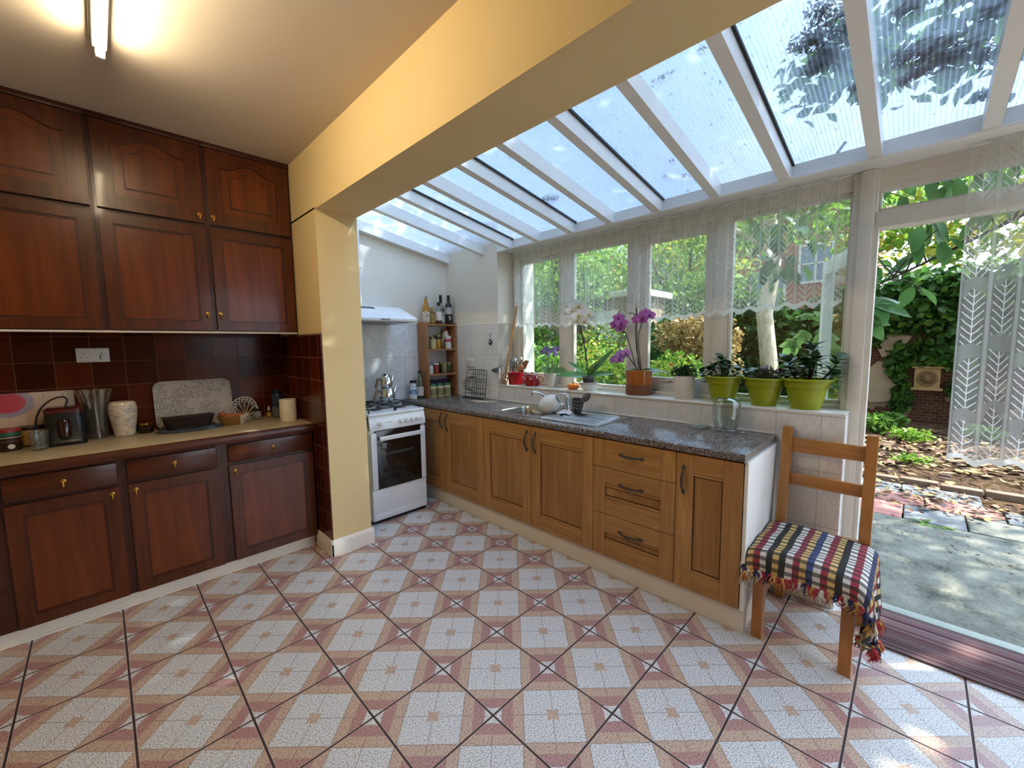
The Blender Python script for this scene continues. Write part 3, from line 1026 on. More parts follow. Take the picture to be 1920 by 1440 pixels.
t = thing('mixer_tap', 'chrome mixer tap with long swung spout behind the sink bowl', 'tap', (2.605, 1.965, ZT))
b = MB()
b.lathe([(.027, .004), (.026, .012), (.0215, .02), (.020, .05), (.021, .09), (.0225, .10), (.021, .115), (.012, .128)], (2.605, 1.965, ZT), 20)
b.build('body', M['chrome'], t)
b = MB(); b.tube(spl([(2.60, 1.985, ZT + .035), (2.575, 2.05, ZT + .06), (2.54, 2.13, ZT + .10), (2.51, 2.19, ZT + .128), (2.495, 2.222, ZT + .135), (2.488, 2.236, ZT + .13), (2.486, 2.24, ZT + .11)]), .0103, 12)
b.build('spout', M['chrome'], t)
b = MB(); b.tube([(2.605, 1.965, ZT + .118), (2.58, 1.985, ZT + .135), (2.545, 2.015, ZT + .138)], [.017, .010, .005], 10, flat=.5); b.build('lever', M['chrome'], t)

# ------------------------------------------------------------------ cooker
t = thing('gas_cooker', 'white freestanding gas cooker with black oven door between pier and oak units', 'cooker', (1.705, 3.3, 0))
cx0, cx1, cy0, cy1 = 1.452, 1.958, 3.02, 3.61
b = MB()
b.box(cx0, cx1, cy0 + .02, cy1, .03, .885, .004); b.build('body', M['enamel'], t)
b = MB(); b.box(cx0 + .002, cx1 - .002, cy0 + .03, cy0 + .06, 0, .035)
for x in (cx0 + .04, cx1 - .04):
    for y in (cy0 + .08, cy1 - .06): fo = MB(); fo.lathe([(.018, 0), (.016, .035)], (x, y, 0), 12); fo.build('foot', M['black'], t)
b.build('toe_plate', M['black'], t)
b = MB(); b.box(cx0 + .003, cx1 - .003, cy0 + .006, cy0 + .03, .032, .285, .004); b.box(cx0 + .012, cx1 - .012, cy0 + .004, cy0 + .01, .032, .085, .002)
b.build('storage_drawer', M['enamel'], t)
# oven door with white side strips
b = MB(); b.box(cx0 + .045, cx1 - .045, cy0 - .002, cy0 + .02, .29, .765, .003); dn = b.build('oven_door', M['blackgloss'], t)
for x0, x1 in ((cx0 + .004, cx0 + .052), (cx1 - .052, cx1 - .004)):
    b = MB(); b.box(x0, x1, cy0 - .004, cy0 + .022, .29, .752, .005); b.build('side_strip', M['enamel'], dn)
b = MB(); b.box(cx0 + .095, cx1 - .1, cy0 - .003, cy0 + .0, .42, .66, .0005)
b.build('oven_window', plain('oven_window_glass', '#241a16', .06, var=.2, nscale=4), dn)
b = MB()
for z in (.565, .575): b.tube([(cx0 + .11, cy0 - .004, z), (cx1 - .12, cy0 - .004, z + .001)], .0015, 6)
b.build('oven_rack', M['steel_dk'], dn)
b = MB(); b.box(cx0 + .062, cx1 - .045, cy0 - .044, cy0 - .026, .69, .724, .004)
for x in (cx0 + .08, cx1 - .065): b.box(x - .01, x + .01, cy0 - .03, cy0, .694, .72, .002)
b.build('handle', M['enamel'], dn)
# control panel
b = MB(); b.prism([(cy0 + .03, .772), (cy0 - .004, .772), (cy0 - .004, .80), (cy0 + .012, .868), (cy0 + .022, .884), (cy0 + .06, .884)], 'x', cx0, cx1)
cp = b.build('control_panel', M['enamel'], t, smooth=25)
tl = Matrix.Rotation(PI / 2 - .2, 3, 'X')
for x in (cx0 + .085, cx0 + .27, cx0 + .322, cx0 + .374, cx0 + .426):
    b = MB(); b.lathe([(.021, 0), (.021, .006), (.0165, .008), (.0155, .024), (.012, .027)], (x, cy0 + .001, .822), 18, tl)
    b.box(-.004, .004, -.016, .016, .02, .031, .002, 2, Matrix.Translation((x, cy0 + .001, .822)) @ tl.to_4x4())
    b.build('knob', M['plastic'], cp)
b = MB(); b.lathe([(.011, 0), (.010, .012), (.007, .014)], (cx0 + .466, cy0 + .001, .822), 14, tl); b.build('ignition_button', M['plastic'], cp)
b = MB()
for i in range(9): b.box(cx0 + .135 + i * .0062, cx0 + .139 + i * .0062, cy0 + .0012, cy0 + .004, .822, .8275, 0, 1)
b.build('maker_mark', plain('grey_print', '#84878b', .6), cp)
# hob
b = MB(); b.box(cx0 - .002, cx1 + .002, cy0 + .008, cy1, .884, .905, .006); hob = b.build('hob', M['enamel'], t)
for i, (x, y, r) in enumerate(((cx0 + .14, cy0 + .17, .028), (cx1 - .14, cy0 + .17, .036), (cx0 + .14, cy0 + .42, .045), (cx1 - .14, cy0 + .42, .036))):
    b = MB(); b.lathe([(r + .012, .905), (r + .01, .912), (r, .914), (r, .921), (r * .85, .925), (0, .926)], (x, y, 0), 24)
    b.build('burner', M['steel_dk'], hob)
for x0, x1 in ((cx0 + .02, (cx0 + cx1) / 2 - .006), ((cx0 + cx1) / 2 + .006, cx1 - .02)):
    b = MB()
    r = .0055
    y0, y1 = cy0 + .05, cy1 - .05
    z = .937
    b.tube([(x0, y0, z), (x1, y0, z), (x1, y1, z), (x0, y1, z), (x0, y0, z)], r, 6)
    b.tube([(x0, (y0 + y1) / 2, z), (x1, (y0 + y1) / 2, z)], r, 6)
    xm = (x0 + x1) / 2
    for yc in (cy0 + .17, cy0 + .42):
        for dx, dy in ((1, 0), (-1, 0), (0, 1), (0, -1)):
            e = (x1 if dx > 0 else x0, yc) if dx else (xm, (y0 if yc < (y0 + y1) / 2 else (y0 + y1) / 2) if dy < 0 else ((y0 + y1) / 2 if yc < (y0 + y1) / 2 else y1))
            b.tube([(e[0], e[1], z), (xm + dx * .03, yc + dy * .03, z + .004)], r, 6)
    for x in (x0, x1):
        for y in (y0, y1): b.tube([(x, y, .905), (x, y, z)], r, 6)
    b.build('pan_support', M['black'], hob)

# ------------------------------------------------------------------ hood and its flue
t = thing('cooker_hood', 'white slanted cooker hood with vent slots above the cooker', 'cooker hood', (1.7, 3.4, 1.64))
hx0, hx1 = 1.45, 2.0
b = MB(); b.prism([(YB - .008, 1.645), (3.17, 1.645), (3.16, 1.655), (3.16, 1.672), (3.17, 1.682), (3.44, 1.79), (3.46, 1.795), (YB - .008, 1.795)], 'x', hx0, hx1)
hb = b.build('body', M['enamel'], t, smooth=25)
sl = math.atan2(.108, .27)
Ms = Matrix.Translation((0, 3.40, 1.776)) @ Matrix.Rotation(sl, 4, 'X')
b = MB()
for i in range(14): b.box(hx0 + .05 + i * .0165, hx0 + .058 + i * .0165, -.03, .02, -.002, .0012, 0, 1, Ms)
b.build('vent_slots', M['black'], hb)
b = MB()
for i in range(5): b.box(hx0 + .21 + i * .018, hx0 + .221 + i * .018, 3.157, 3.162, 1.658, 1.667, .001)
b.build('button_row', M['black'], hb)
b = MB(); b.box(hx0 + .02, hx1 - .02, 3.2, YB - .03, 1.642, 1.646); b.build('filter', M['steel_dk'], hb)
t = thing('drain_pipe', 'white vertical pipe with a collar beside the pier, above the hood', 'pipe', (1.665, 3.56, 1.795))
b = MB(); b.tube([(1.665, 3.57, 1.797), (1.665, 3.57, RB(1.665) - .0)], .032, 16); pp = b.build('tube', M['white'], t)
b = MB(); b.lathe([(.034, 2.13), (.038, 2.132), (.038, 2.165), (.034, 2.167)], (1.665, 3.57, 0), 16); b.build('collar', M['white'], pp)

# ------------------------------------------------------------------ ceiling tube light
t = thing('fluorescent_light', 'lit fluorescent tube batten on the kitchen ceiling', 'ceiling light', (.1, 1.85, ZC))
b = MB(); b.box(.077, .123, 1.2, 2.46, ZC - .05, ZC, .006); b.box(.07, .13, 1.2, 2.46, ZC - .012, ZC, .003)
for y in (1.21, 2.45): b.box(.085, .115, y - .012, y + .012, ZC - .09, ZC - .045, .006)
b.build('batten', M['plastic'], t)
b = MB(); b.tube([(.1, 1.225, ZC - .075), (.1, 2.44, ZC - .075)], .014, 14)
tt = NT('lit_tube')
tube_obj = b.build('tube', tt.done(tt.sh('ShaderNodeEmission', Color=lin('#ffe8c0'), Strength=48)), t)

# ------------------------------------------------------------------ sockets, hook
def socket(name, label, at, facing, w=.146, n=2):
    t = thing(name, label, 'socket', at)
    x, y, z = at
    b = MB()
    if facing == 'y':
        b.box(x - w / 2, x + w / 2, y - .010, y, z - .043, z + .043, .003)
    else:
        b.box(x - .010, x, y - w / 2, y + w / 2, z - .043, z + .043, .003)
    p = b.build('plate', M['plastic'], t)
    for s_ in (-1, 1):
        b = MB()
        for du, dv, a, h in ((0, .018, .004, .008), (-.011, -.004, .006, .004), (.011, -.004, .006, .004)):
            u = s_ * w * .27 + du
            if facing == 'y': b.box(x + u - a / 2, x + u + a / 2, y - .0108, y - .0095, z + dv - .008 - h / 2, z + dv - .008 + h / 2)
            else: b.box(x - .0108, x - .0095, y + u - a / 2, y + u + a / 2, z + dv - .008 - h / 2, z + dv - .008 + h / 2)
        b.build('pin_holes', M['black'], p)
    for s_ in (-1, 1):
        b = MB(); u = s_ * w * .1
        if facing == 'y': b.box(x + u - .006, x + u + .006, y - .014, y - .009, z + .016, z + .034, .002)
        else: b.box(x - .014, x - .009, y + u - .006, y + u + .006, z + .016, z + .034, .002)
        b.build('switch', M['plastic'], p)
    return p
p = socket('double_socket', 'white double wall socket on the brown tiles', (-.024, YB - .006, 1.408), 'y')
b = MB(); b.box(.008, .032, YB - .03, YB - .015, 1.38, 1.41, .004); b.build('safety_plug', M['plastic'], p)
socket('double_socket', 'white double wall socket on the marbled tiles behind the wire rack', (XW - .006, 3.24, 1.262), 'x', .13)

# ------------------------------------------------------------------ things on the kitchen worktop (top at z .904)
ZK = .904
def two_tone(name, stops, axis='z', rough=.5, interp='CONSTANT', z0=0, z1=1, metal=0):
    """bands of colour up the object (object space), for printed tins and packs"""
    t = NT(name)
    f = t.m('DIVIDE', t.m('SUBTRACT', t.sep(t.obj())['xyz'.index(axis)], z0), z1 - z0)
    return t.done(t.bsdf(t.ramp(f, stops, interp), rough, metal))

def marks(name, base, ink, scale=(60, 60, 160), thr=.56, rough=.6):
    """paper with a fuzz of small print too fine to read"""
    t = NT(name)
    n = t.noise(t.scale(t.obj(), scale), 1, 2)
    rows = t.m('LESS_THAN', t.m('FRACT', t.m('MULTIPLY', t.sep(t.obj())[2], 70)), .55)
    col = t.mix(t.m('MULTIPLY', t.m('GREATER_THAN', n, thr), rows), base, ink)
    return t.done(t.bsdf(col, rough))

def can(name, label, cat, at, r, h, body, lid, group=None, labmat=None, labz=(.1, .8)):
    t = thing(name, label, cat, at, group)
    x, y, z = at
    b = MB(); b.lathe([(r * .96, 0), (r, .004), (r, h - .006), (r * .98, h - .002)], at, 24); o = b.build('body', body, t)
    b = MB(); b.lathe([(r * 1.03, h - .012), (r * 1.04, h - .002), (r * 1.0, h + .003), (0, h + .003)], at, 24); b.build('lid', lid, t)
    if labmat:
        b = MB(); b.lathe([(r * 1.01, h * labz[0]), (r * 1.01, h * labz[1])], at, 24, cap0=False, cap1=False); b.build('label', labmat, o)
    return t
can('cocoa_tin', 'brown and green drinking-powder tub with a red lid, at the edge of the picture', 'tin', (-.378, 3.47, ZK), .047, .115,
    two_tone('cocoa_print', [(0, '#2e1a12'), (.42, '#59342a'), (.5, '#241611'), (.62, '#c8beb4'), (.66, '#241611'), (.72, '#235941')], z1=.115), plain('red_lid', '#8e1f1e', .4))
b = MB(); b.lathe([(.013, 0), (.013, .002)], (-.378 + .012, 3.47 - .0465, ZK + .026), 14, Matrix.Rotation(PI / 2, 3, 'X'))
b.build('round_emblem', M['label'], [o for o in bpy.data.objects if o.name == 'cocoa_tin'][0])
can('biscuit_tin', 'brown tin with an orange printed front, between the red-lidded tub and the coffee maker', 'tin', (-.305, 3.55, ZK), .05, .11,
    plain('brown_tin', '#4a2d1a', .4), plain('dark_tin_lid', '#2a1a12', .4), None, marks('orange_print', '#b07a38', '#6a3a1a', (40, 40, 40)), (.12, .85))
t = thing('tumbler', 'empty clear glass tumbler in front of the brown tin', 'glass', (-.262, 3.36, ZK))
b = MB(); b.lathe([(.030, 0), (.032, .003), (.039, .105), (.0365, .105), (.030, .012), (0, .010)], (-.262, 3.36, ZK), 24, cap1=False); b.build('glass', M['jarglass'], t)

t = thing('coffee_maker', 'black coffee maker with a reddish lid and looped cable', 'coffee maker', (-.163, 3.47, ZK))
b = MB()
q = lambda x0, x1, y0, y1, z, r=.03: [(p[0], p[1], z) for p in rrect(x0, x1, y0, y1, r, 5)]
b.loft([q(-.245, -.083, 3.385, 3.55, ZK), q(-.247, -.081, 3.383, 3.552, ZK + .02), q(-.242, -.086, 3.39, 3.548, ZK + .03), q(-.24, -.088, 3.40, 3.545, ZK + .185)])
bd = b.build('body', plain('black_housing', '#0c0c0d', .35), t)
b = MB(); b.loft([q(-.243, -.085, 3.397, 3.548, ZK + .185), q(-.243, -.085, 3.397, 3.548, ZK + .205), q(-.23, -.098, 3.41, 3.535, ZK + .215)])
b.build('lid', plain('dark_red_lid', '#4a1517', .25, coat=.3), t)
b = MB(); b.lathe([(.022, .05), (.026, .055), (.026, .14), (.02, .148)], (-.165, 3.392, ZK), 16); b.build('front_column', plain('dark_red_gloss', '#2c0c0b', .1, coat=.5), bd)
b = MB(); b.tube(spl([(-.16, 3.5, ZK + .21), (-.15, 3.51, ZK + .25), (-.17, 3.515, ZK + .268), (-.21, 3.51, ZK + .255), (-.25, 3.5, ZK + .215), (-.272, 3.485, ZK + .16), (-.278, 3.47, ZK + .10), (-.268, 3.46, ZK + .06)]), .005, 8)
b.build('cable', M['black'], t)
b = MB(); b.box(-.285, -.252, 3.435, 3.47, ZK + .03, ZK + .075, .006); b.build('plug', M['black'], t)

t = thing('crystal_vase', 'fluted clear crystal vase between coffee maker and white vase', 'vase', (-.037, 3.535, ZK))
b = MB()
def flute(a, z): return 1 + .10 * (z / .3) * math.cos(8 * a) + .05 * math.cos(4 * a)
b.lathe([(.045, 0), (.05, .006), (.046, .05), (.045, .12), (.052, .2), (.066, .27), (.075, .298), (.07, .298), (.06, .262), (.046, .2), (.040, .12), (.040, .03), (0, .022)], (-.037, 3.535, ZK), 48, cap1=False, wob=flute)
b.build('body', clear('crystal', '#eeece8', .3, .02, .05, '#b9b4ac'), t)

t = NT('marbled_ceramic')
nv = t.noise(t.scale(t.obj(), (6, 6, 16)), 3, 5, .6, .8)
mv = t.done(t.bsdf(t.ramp(nv, [(.42, '#d3c6ae'), (.52, '#c9bda8'), (.58, '#8e9399'), (.63, '#cfc4ae')]), .22, coat=.2))
b = MB(); b.lathe([(.045, 0), (.05, .004), (.056, .05), (.066, .13), (.068, .175), (.062, .205), (.054, .213), (.050, .213), (.055, .2), (.058, .17), (.05, .05), (0, .02)], (.08, 3.515, ZK), 32, cap1=False)
tag(b.build('ceramic_vase', mv), 'white grey-marbled ceramic vase beside the crystal vase', 'vase')

t = thing('honey_jar', 'small hexagonal glass jar with a gold lid beside the marbled vase', 'jar', (.178, 3.51, ZK))
b = MB(); b.lathe([(.036, 0), (.038, .003), (.038, .045), (.030, .052)], (.178, 3.51, ZK), 6); b.build('glass', clear('brown_jar_glass', '#8a6a4a', .15, .03, .25, '#3a2616'), t, smooth=0)
b = MB(); b.lathe([(.032, .052), (.033, .064), (.031, .066), (0, .066)], (.178, 3.51, ZK), 20); b.build('lid', M['brass'], t)

b = MB(); b.lathe([(.15, 0), (.178, .003), (.182, .008), (.175, .012), (0, .012)], (.40, 3.42, ZK), 40, sy=.62)
tag(b.build('serving_mat', plain('blue_grey_mat', '#3b4656', .6)), 'oval blue-grey mat under the dark loaf basket', 'mat')
t = thing('loaf_basket', 'long dark brown woven loaf basket on the blue-grey mat', 'basket', (.39, 3.44, ZK + .012))
wv = NT('dark_weave')
wz = wv.sep(wv.obj())
wk = wv.m('MULTIPLY', wv.m('SINE', wv.m('MULTIPLY', wz[0], 420)), wv.m('SINE', wv.m('MULTIPLY', wz[2], 520)))
dark_weave = wv.done(wv.bsdf(wv.ramp(wk, [(0, '#1c0f09'), (1, '#42281a')]), .5, normal=wv.bump(wk, .5, .003)))
b = MB()
rr = lambda x0, x1, y0, y1, z: [(p[0], p[1], z) for p in rrect(x0, x1, y0, y1, .025, 5)]
b.loft([rr(.275, .505, 3.41, 3.475, ZK + .013), rr(.255, .525, 3.392, 3.492, ZK + .075), rr(.248, .532, 3.386, 3.498, ZK + .09), rr(.262, .518, 3.40, 3.484, ZK + .09), rr(.28, .50, 3.415, 3.47, ZK + .03)])
b.build('body', dark_weave, t)

tm = NT('lace_print_tray')
vo = tm.n('ShaderNodeTexVoronoi'); vo.feature = 'DISTANCE_TO_EDGE'; tm.put(vo.inputs['Vector'], tm.scale(tm.obj(), (1, .2, 1))); vo.inputs['Scale'].default_value = 85
dots = tm.m('GREATER_THAN', vo.outputs[0], .16)
pat = tm.noise(tm.obj(), 9, 2)
tray_m = tm.done(tm.bsdf(tm.mix(tm.m('MULTIPLY', dots, tm.m('GREATER_THAN', pat, .46)), '#a39e97', '#6b655f'), .45))
t = thing('serving_tray', 'grey lace-patterned tray with rounded corners leaning on brown tiles', 'tray', (.45, 3.59, ZK))
b = MB()
def lean(p, z0=ZK, yb=3.545, tilt=.21):
    return (p[0], yb + (p[1]) * math.cos(tilt) * 1 + (p[2]) * math.sin(tilt) * .9, z0 + p[2] * math.cos(tilt))
R1 = rrect(.233, .667, .0, .325, .05, 6); R2 = rrect(.24, .66, .007, .318, .045, 6); R3 = rrect(.258, .642, .025, .30, .03, 6)
b.loft([[lean((p[0], .004, p[1])) for p in R1], [lean((p[0], -.006, p[1])) for p in R1], [lean((p[0], -.006, p[1])) for p in R2], [lean((p[0], .006, p[1])) for p in R3]], True, True)
b.build('tray', tray_m, t)
t = NT('painted_board')
oc = t.sep(t.obj())
dd = t.m('SQRT', t.m('ADD', t.m('POWER', t.m('DIVIDE', t.m('SUBTRACT', oc[0], .02), 1.25), 2), t.m('POWER', t.m('SUBTRACT', oc[2], .245), 2)))
dn_ = t.m('ADD', dd, t.m('MULTIPLY', t.noise(t.obj(), 30, 3), .02))
bc = t.ramp(dn_, [(0, '#b0364a'), (.062, '#b0364a'), (.068, '#8d8296'), (.088, '#948a9c'), (.094, '#bda593'), (.5, '#bda593')])
lines_ = t.m('GREATER_THAN', t.noise(t.scale(t.obj(), (18, 4, 10)), 2, 2), .7)
bc = t.mix(t.m('MULTIPLY', lines_, .6), bc, '#6a5a50')
bc = t.mix(t.m('GREATER_THAN', oc[0], .245), bc, '#a9a190')
b = MB(); b.box(-.68, -.122, -.006, .006, 0, .30, .002)
bo = tag(b.build('decorated_board', t.done(t.bsdf(bc, .35)), org=(-.40, 0, 0)), 'pale board with a red and lilac painted motif leaning behind the tins', 'board')
bo.location = (-.40, 3.572, ZK); bo.rotation_euler.x = -.14

t = thing('egg_basket', 'small oval wicker basket, partly white, holding brown eggs', 'basket', (.635, 3.40, ZK))
tw = NT('wicker')
wz = tw.sep(tw.obj())
wk = tw.m('MULTIPLY', tw.m('SINE', tw.m('MULTIPLY', wz[0], 380)), tw.m('SINE', tw.m('MULTIPLY', wz[2], 700)))
wc = tw.ramp(wk, [(0, '#7c531f'), (1, '#b98a45')])
wc = tw.mix(tw.m('GREATER_THAN', wz[0], .03), wc, '#cfc3ac')
wick = tw.done(tw.bsdf(wc, .6, normal=tw.bump(wk, .5, .003)))
b = MB(); b.lathe([(.06, 0), (.066, .004), (.088, .05), (.096, .064), (.093, .068), (.086, .06), (.062, .012), (0, .008)], (.635, 3.40, ZK), 36, sy=.62, cap1=False)
b.build('basket', wick, t)
egg_m = plain('brown_egg', '#a5613a', .45, var=.08)
b = MB(); b.lathe([(.001, -.029), (.012, -.026), (.0195, -.015), (.022, -.003), (.020, .011), (.014, .022), (.006, .028), (.001, .029)], (0, 0, 0), 18)
egg = b.build('egg', egg_m, org=(0, 0, 0))
tag(egg, None, 'egg', 'eggs in the wicker basket')
EG = [(.572, 3.405, .078, 1.3, .2, 'topmost brown egg, raised at the tray end of the wicker basket'), (.598, 3.39, .058, 1.4, 1.0, 'brown egg below the topmost egg in the wicker basket'),
      (.635, 3.385, .06, 1.45, .4, 'brown egg in the middle of the wicker basket, front row'), (.628, 3.418, .062, 1.5, 1.6, 'brown egg in the middle of the wicker basket, back row'),
      (.675, 3.398, .06, 1.4, 2.2, 'brown egg at the white end of the wicker basket')]
for i, (x, y, z, a, c, lb) in enumerate(EG):
    e = egg if i == 0 else egg.copy()
    if i: COL.objects.link(e)
    e.location = (x, y, ZK + z); e.rotation_euler = (a, 0, c); e['label'] = lb

t = thing('lattice_trivet', 'round white openwork trivet leaning on the brown tiles behind the eggs', 'trivet', (.742, 3.6, ZK))
b = MB()
C0 = Vector((.742, 3.585, ZK + .085))
pt = lambda r, a: (C0.x + r * math.cos(a), C0.y + r * math.sin(a) * .18, C0.z + r * math.sin(a))
b.tube([pt(.083, 2 * PI * i / 36) for i in range(37)], .0035, 6)
for rr_, nn in ((.072, 18), (.058, 15)):
    for i in range(nn):
        a = 2 * PI * (i + (.5 if rr_ < .06 else 0)) / nn
        c = pt(rr_, a)
        b.tube([(c[0] + .011 * math.cos(k * PI / 3), c[1] + .002 * math.sin(k * PI / 3), c[2] + .011 * math.sin(k * PI / 3)) for k in range(7)], .002, 5)
b.build('lattice_rim', M['plastic'], t)
b = MB()
for i in range(7):
    a = PI * (.02 + i * .16)
    e = (C0.x + .068 * math.cos(a), C0.y - .014, C0.z - .045 + .098 * math.sin(a))
    b.tube([(C0.x, C0.y - .014, C0.z - .06), ((C0.x + e[0]) / 2, e[1], (C0.z - .055 + e[2]) / 2), e], [.008, .007, .012], 6, flat=.35)
b.tube([(C0.x, C0.y - .014, C0.z - .079), (C0.x, C0.y - .014, C0.z - .04)], [.02, .012], 8, flat=.35)
b.build('tree_motif', plain('cream_motif', '#d9cdae', .6), t)

def bottle(name, label, at, prof, body, cap, cat='bottle', lab=None, group=None, seg=20, capprof=None, sx=1, sy=1):
    """prof: outer profile; lab = (z0, z1, material, [second])"""
    t = thing(name, label, cat, at, group)
    b = MB(); b.lathe(prof, at, seg, sx=sx, sy=sy); o = b.build('body', body, t)
    if capprof:
        b = MB(); b.lathe(capprof, at, seg); b.build('cap', cap, t)
    if lab:
        for z0, z1, lm in lab:
            def rad(z):
                for (r0, a0), (r1, a1) in zip(prof, prof[1:]):
                    if a0 <= z <= a1 and a1 > a0: return r0 + (r1 - r0) * (z - a0) / (a1 - a0)
                return prof[0][0]
            b = MB(); b.lathe([(rad(z0) * 1.015 + .0004, z0), (rad(z1) * 1.015 + .0004, z1)], at, seg, cap0=False, cap1=False, sx=sx, sy=sy); b.build('label', lm, o)
    return t
brown = plain('amber_glass', '#2b1208', .08, coat=.4)
bottle('pill_bottle', 'small dark pill bottle with silver label between trivet and dropper bottle', (.812, 3.53, ZK), [(.026, 0), (.028, .003), (.028, .07), (.018, .08)], brown, M['steel_dk'],
       lab=[(.008, .062, two_tone('silver_label', [(0, '#c9c4ba'), (.2, '#2a2a2a'), (.3, '#8d8a86'), (.85, '#6d6a66')], z1=.07))], capprof=[(.02, .078), (.021, .094), (.019, .097), (0, .097)])
bottle('dropper_bottle', 'tiny amber dropper bottle with yellow label in the tiled corner', (.897, 3.555, ZK), [(.013, 0), (.0145, .002), (.0145, .045), (.008, .053)], brown, M['plastic'],
       lab=[(.005, .04, plain('yellow_label', '#c9a52c', .5))], capprof=[(.009, .052), (.009, .063), (.006, .065), (.005, .085), (0, .087)])
bottle('water_bottle', 'dark blue and clear filter bottle behind the paper roll', (.945, 3.5, ZK), [(.036, 0), (.04, .004), (.042, .08), (.040, .09), (.040, .17), (.033, .185)], plain('blue_bottle', '#1a2a44', .1, coat=.4), plain('navy_cap', '#0e1a2e', .3),
       lab=[(.004, .085, plain('smoked_plastic', '#5b5f66', .1, var=.25, nscale=40))], capprof=[(.035, .183), (.036, .205), (.02, .212), (.018, .222), (0, .222)])
t = thing('paper_roll', 'white kitchen paper roll standing at the corner of the cream worktop', 'paper roll', (.948, 3.26, ZK))
b = MB(); b.lathe([(.021, .001), (.055, .001), (.0555, .004), (.0555, .128), (.055, .13), (.0555, .132), (.0555, .158), (.054, .160), (.022, .160), (.021, .158)], (.948, 3.26, ZK), 32, cap0=False, cap1=False)
b.build('paper', plain('kitchen_paper', '#ddd2b8', .9, bump=.15, bscale=160), t)
b = MB(); b.lathe([(.0205, .0), (.0205, .158)], (.948, 3.26, ZK), 20, cap0=False, cap1=False); b.build('cardboard_core', plain('cardboard', '#9a7a55', .9), t)

# ------------------------------------------------------------------ corner shelf and its contents
t = thing('spice_shelf', 'open wooden three-tier shelf unit standing in the worktop corner', 'shelf', (2.48, 3.53, ZT))
gx0, gx1, gy0, gy1 = 2.292, 2.662, 3.455, YB - .012
ZSH = [1.152, 1.405, 1.655]
b = MB(); b.box(gx0, gx0 + .018, gy0, gy1, ZT, 1.673, .002); b.build('side_panel', M['shelf'], t)
b = MB(); b.box(gx1 - .018, gx1, gy0, gy1, ZT, 1.673, .002); b.build('side_panel', M['shelf'], t)
for i, z in enumerate(ZSH):
    b = MB(); b.box(gx0 + .018, gx1 - .018, gy0, gy1, z - .018, z, .0015); b.build('shelf_board', M['shelf_h'], t)
# bottles on top
zt = ZSH[2] + .0015
gl_oil = plain('yellow_oil', '#a87a12', .08, coat=.5, var=.12)
print_ = marks('busy_label', '#d5cdbf', '#8e3a32', (90, 90, 60), .55)
bottle('oil_bottle', 'tall yellow oil bottle with swing stopper on top of the shelf', (2.345, 3.53, zt), [(.035, 0), (.039, .004), (.039, .13), (.03, .175), (.016, .225), (.014, .25)], gl_oil, M['steel'],
       lab=[(.012, .12, marks('oil_label', '#d0c8ba', '#7e3b30', (70, 70, 50), .52))], capprof=[(.016, .25), (.016, .272), (.012, .285), (0, .286)])
bottle('oil_bottle', 'short square gold oil bottle on top of the shelf, second from the hood', (2.418, 3.535, zt), [(.026, 0), (.029, .003), (.029, .115), (.018, .128), (.014, .14)], plain('dark_gold_oil', '#6a4d10', .08, coat=.5), M['brass'],
       lab=[(.012, .10, marks('gold_label', '#a98a4a', '#2a2012', (50, 50, 40), .6))], capprof=[(.016, .14), (.016, .166), (0, .167)], seg=8)
bottle('spirit_bottle', 'clear white-labelled bottle with brown dregs on top of the shelf', (2.483, 3.51, zt), [(.030, 0), (.033, .004), (.033, .13), (.022, .165), (.015, .18), (.015, .19)], M['jarglass'], M['black'],
       lab=[(.036, .125, marks('white_label', '#dcd8d2', '#b06a58', (60, 60, 40), .62)), (.001, .035, plain('brown_dregs', '#5a2616', .1))], capprof=[(.0165, .185), (.0165, .205), (.0165, .205), (.0165, .22), (0, .22)])
bottle('vodka_bottle', 'tall clear bottle with a black neck and round emblem on top of the shelf', (2.535, 3.545, zt), [(.030, 0), (.033, .004), (.033, .17), (.028, .195), (.0135, .215), (.0135, .225)], M['jarglass'], M['black'],
       lab=[(.02, .085, marks('vodka_label', '#cdcdca', '#44423f', (60, 60, 40), .6))], capprof=[(.0145, .218), (.0155, .30), (0, .301)])
b = MB(); b.lathe([(.022, 0), (.024, .003), (.02, .004), (.0, .004)], (2.535, 3.512, zt + .145), 18, Matrix.Rotation(PI / 2, 3, 'X'))
b.build('round_emblem', M['steel_dk'], [o for o in bpy.data.objects if o.name.startswith('vodka_bottle')][0])
t = bottle('wine_bottle', 'dark wine bottle with a black and white label on top of the shelf', (2.612, 3.515, zt), [(.034, 0), (.037, .004), (.037, .185), (.033, .2), (.016, .228), (.0145, .25)], plain('dark_bottle_glass', '#120a0a', .06, coat=.6), plain('green_capsule', '#23281a', .4),
       lab=[(.105, .175, marks('wine_paper', '#bdb7ae', '#2a2624', (80, 80, 40), .6)), (.018, .105, plain('wine_dark_label', '#191718', .5))], capprof=[(.0155, .245), (.016, .30), (0, .301)])
b = MB(); b.ball((2.605, 3.48, zt + .062), (.015, .004, .022), 14, 10); b.ball((2.605, 3.482, zt + .078), (.018, .004, .014), 12, 8)
b.build('pale_portrait', plain('portrait_grey', '#a39d97', .6), [o for o in kids(t) if o.name.startswith('body')][0])

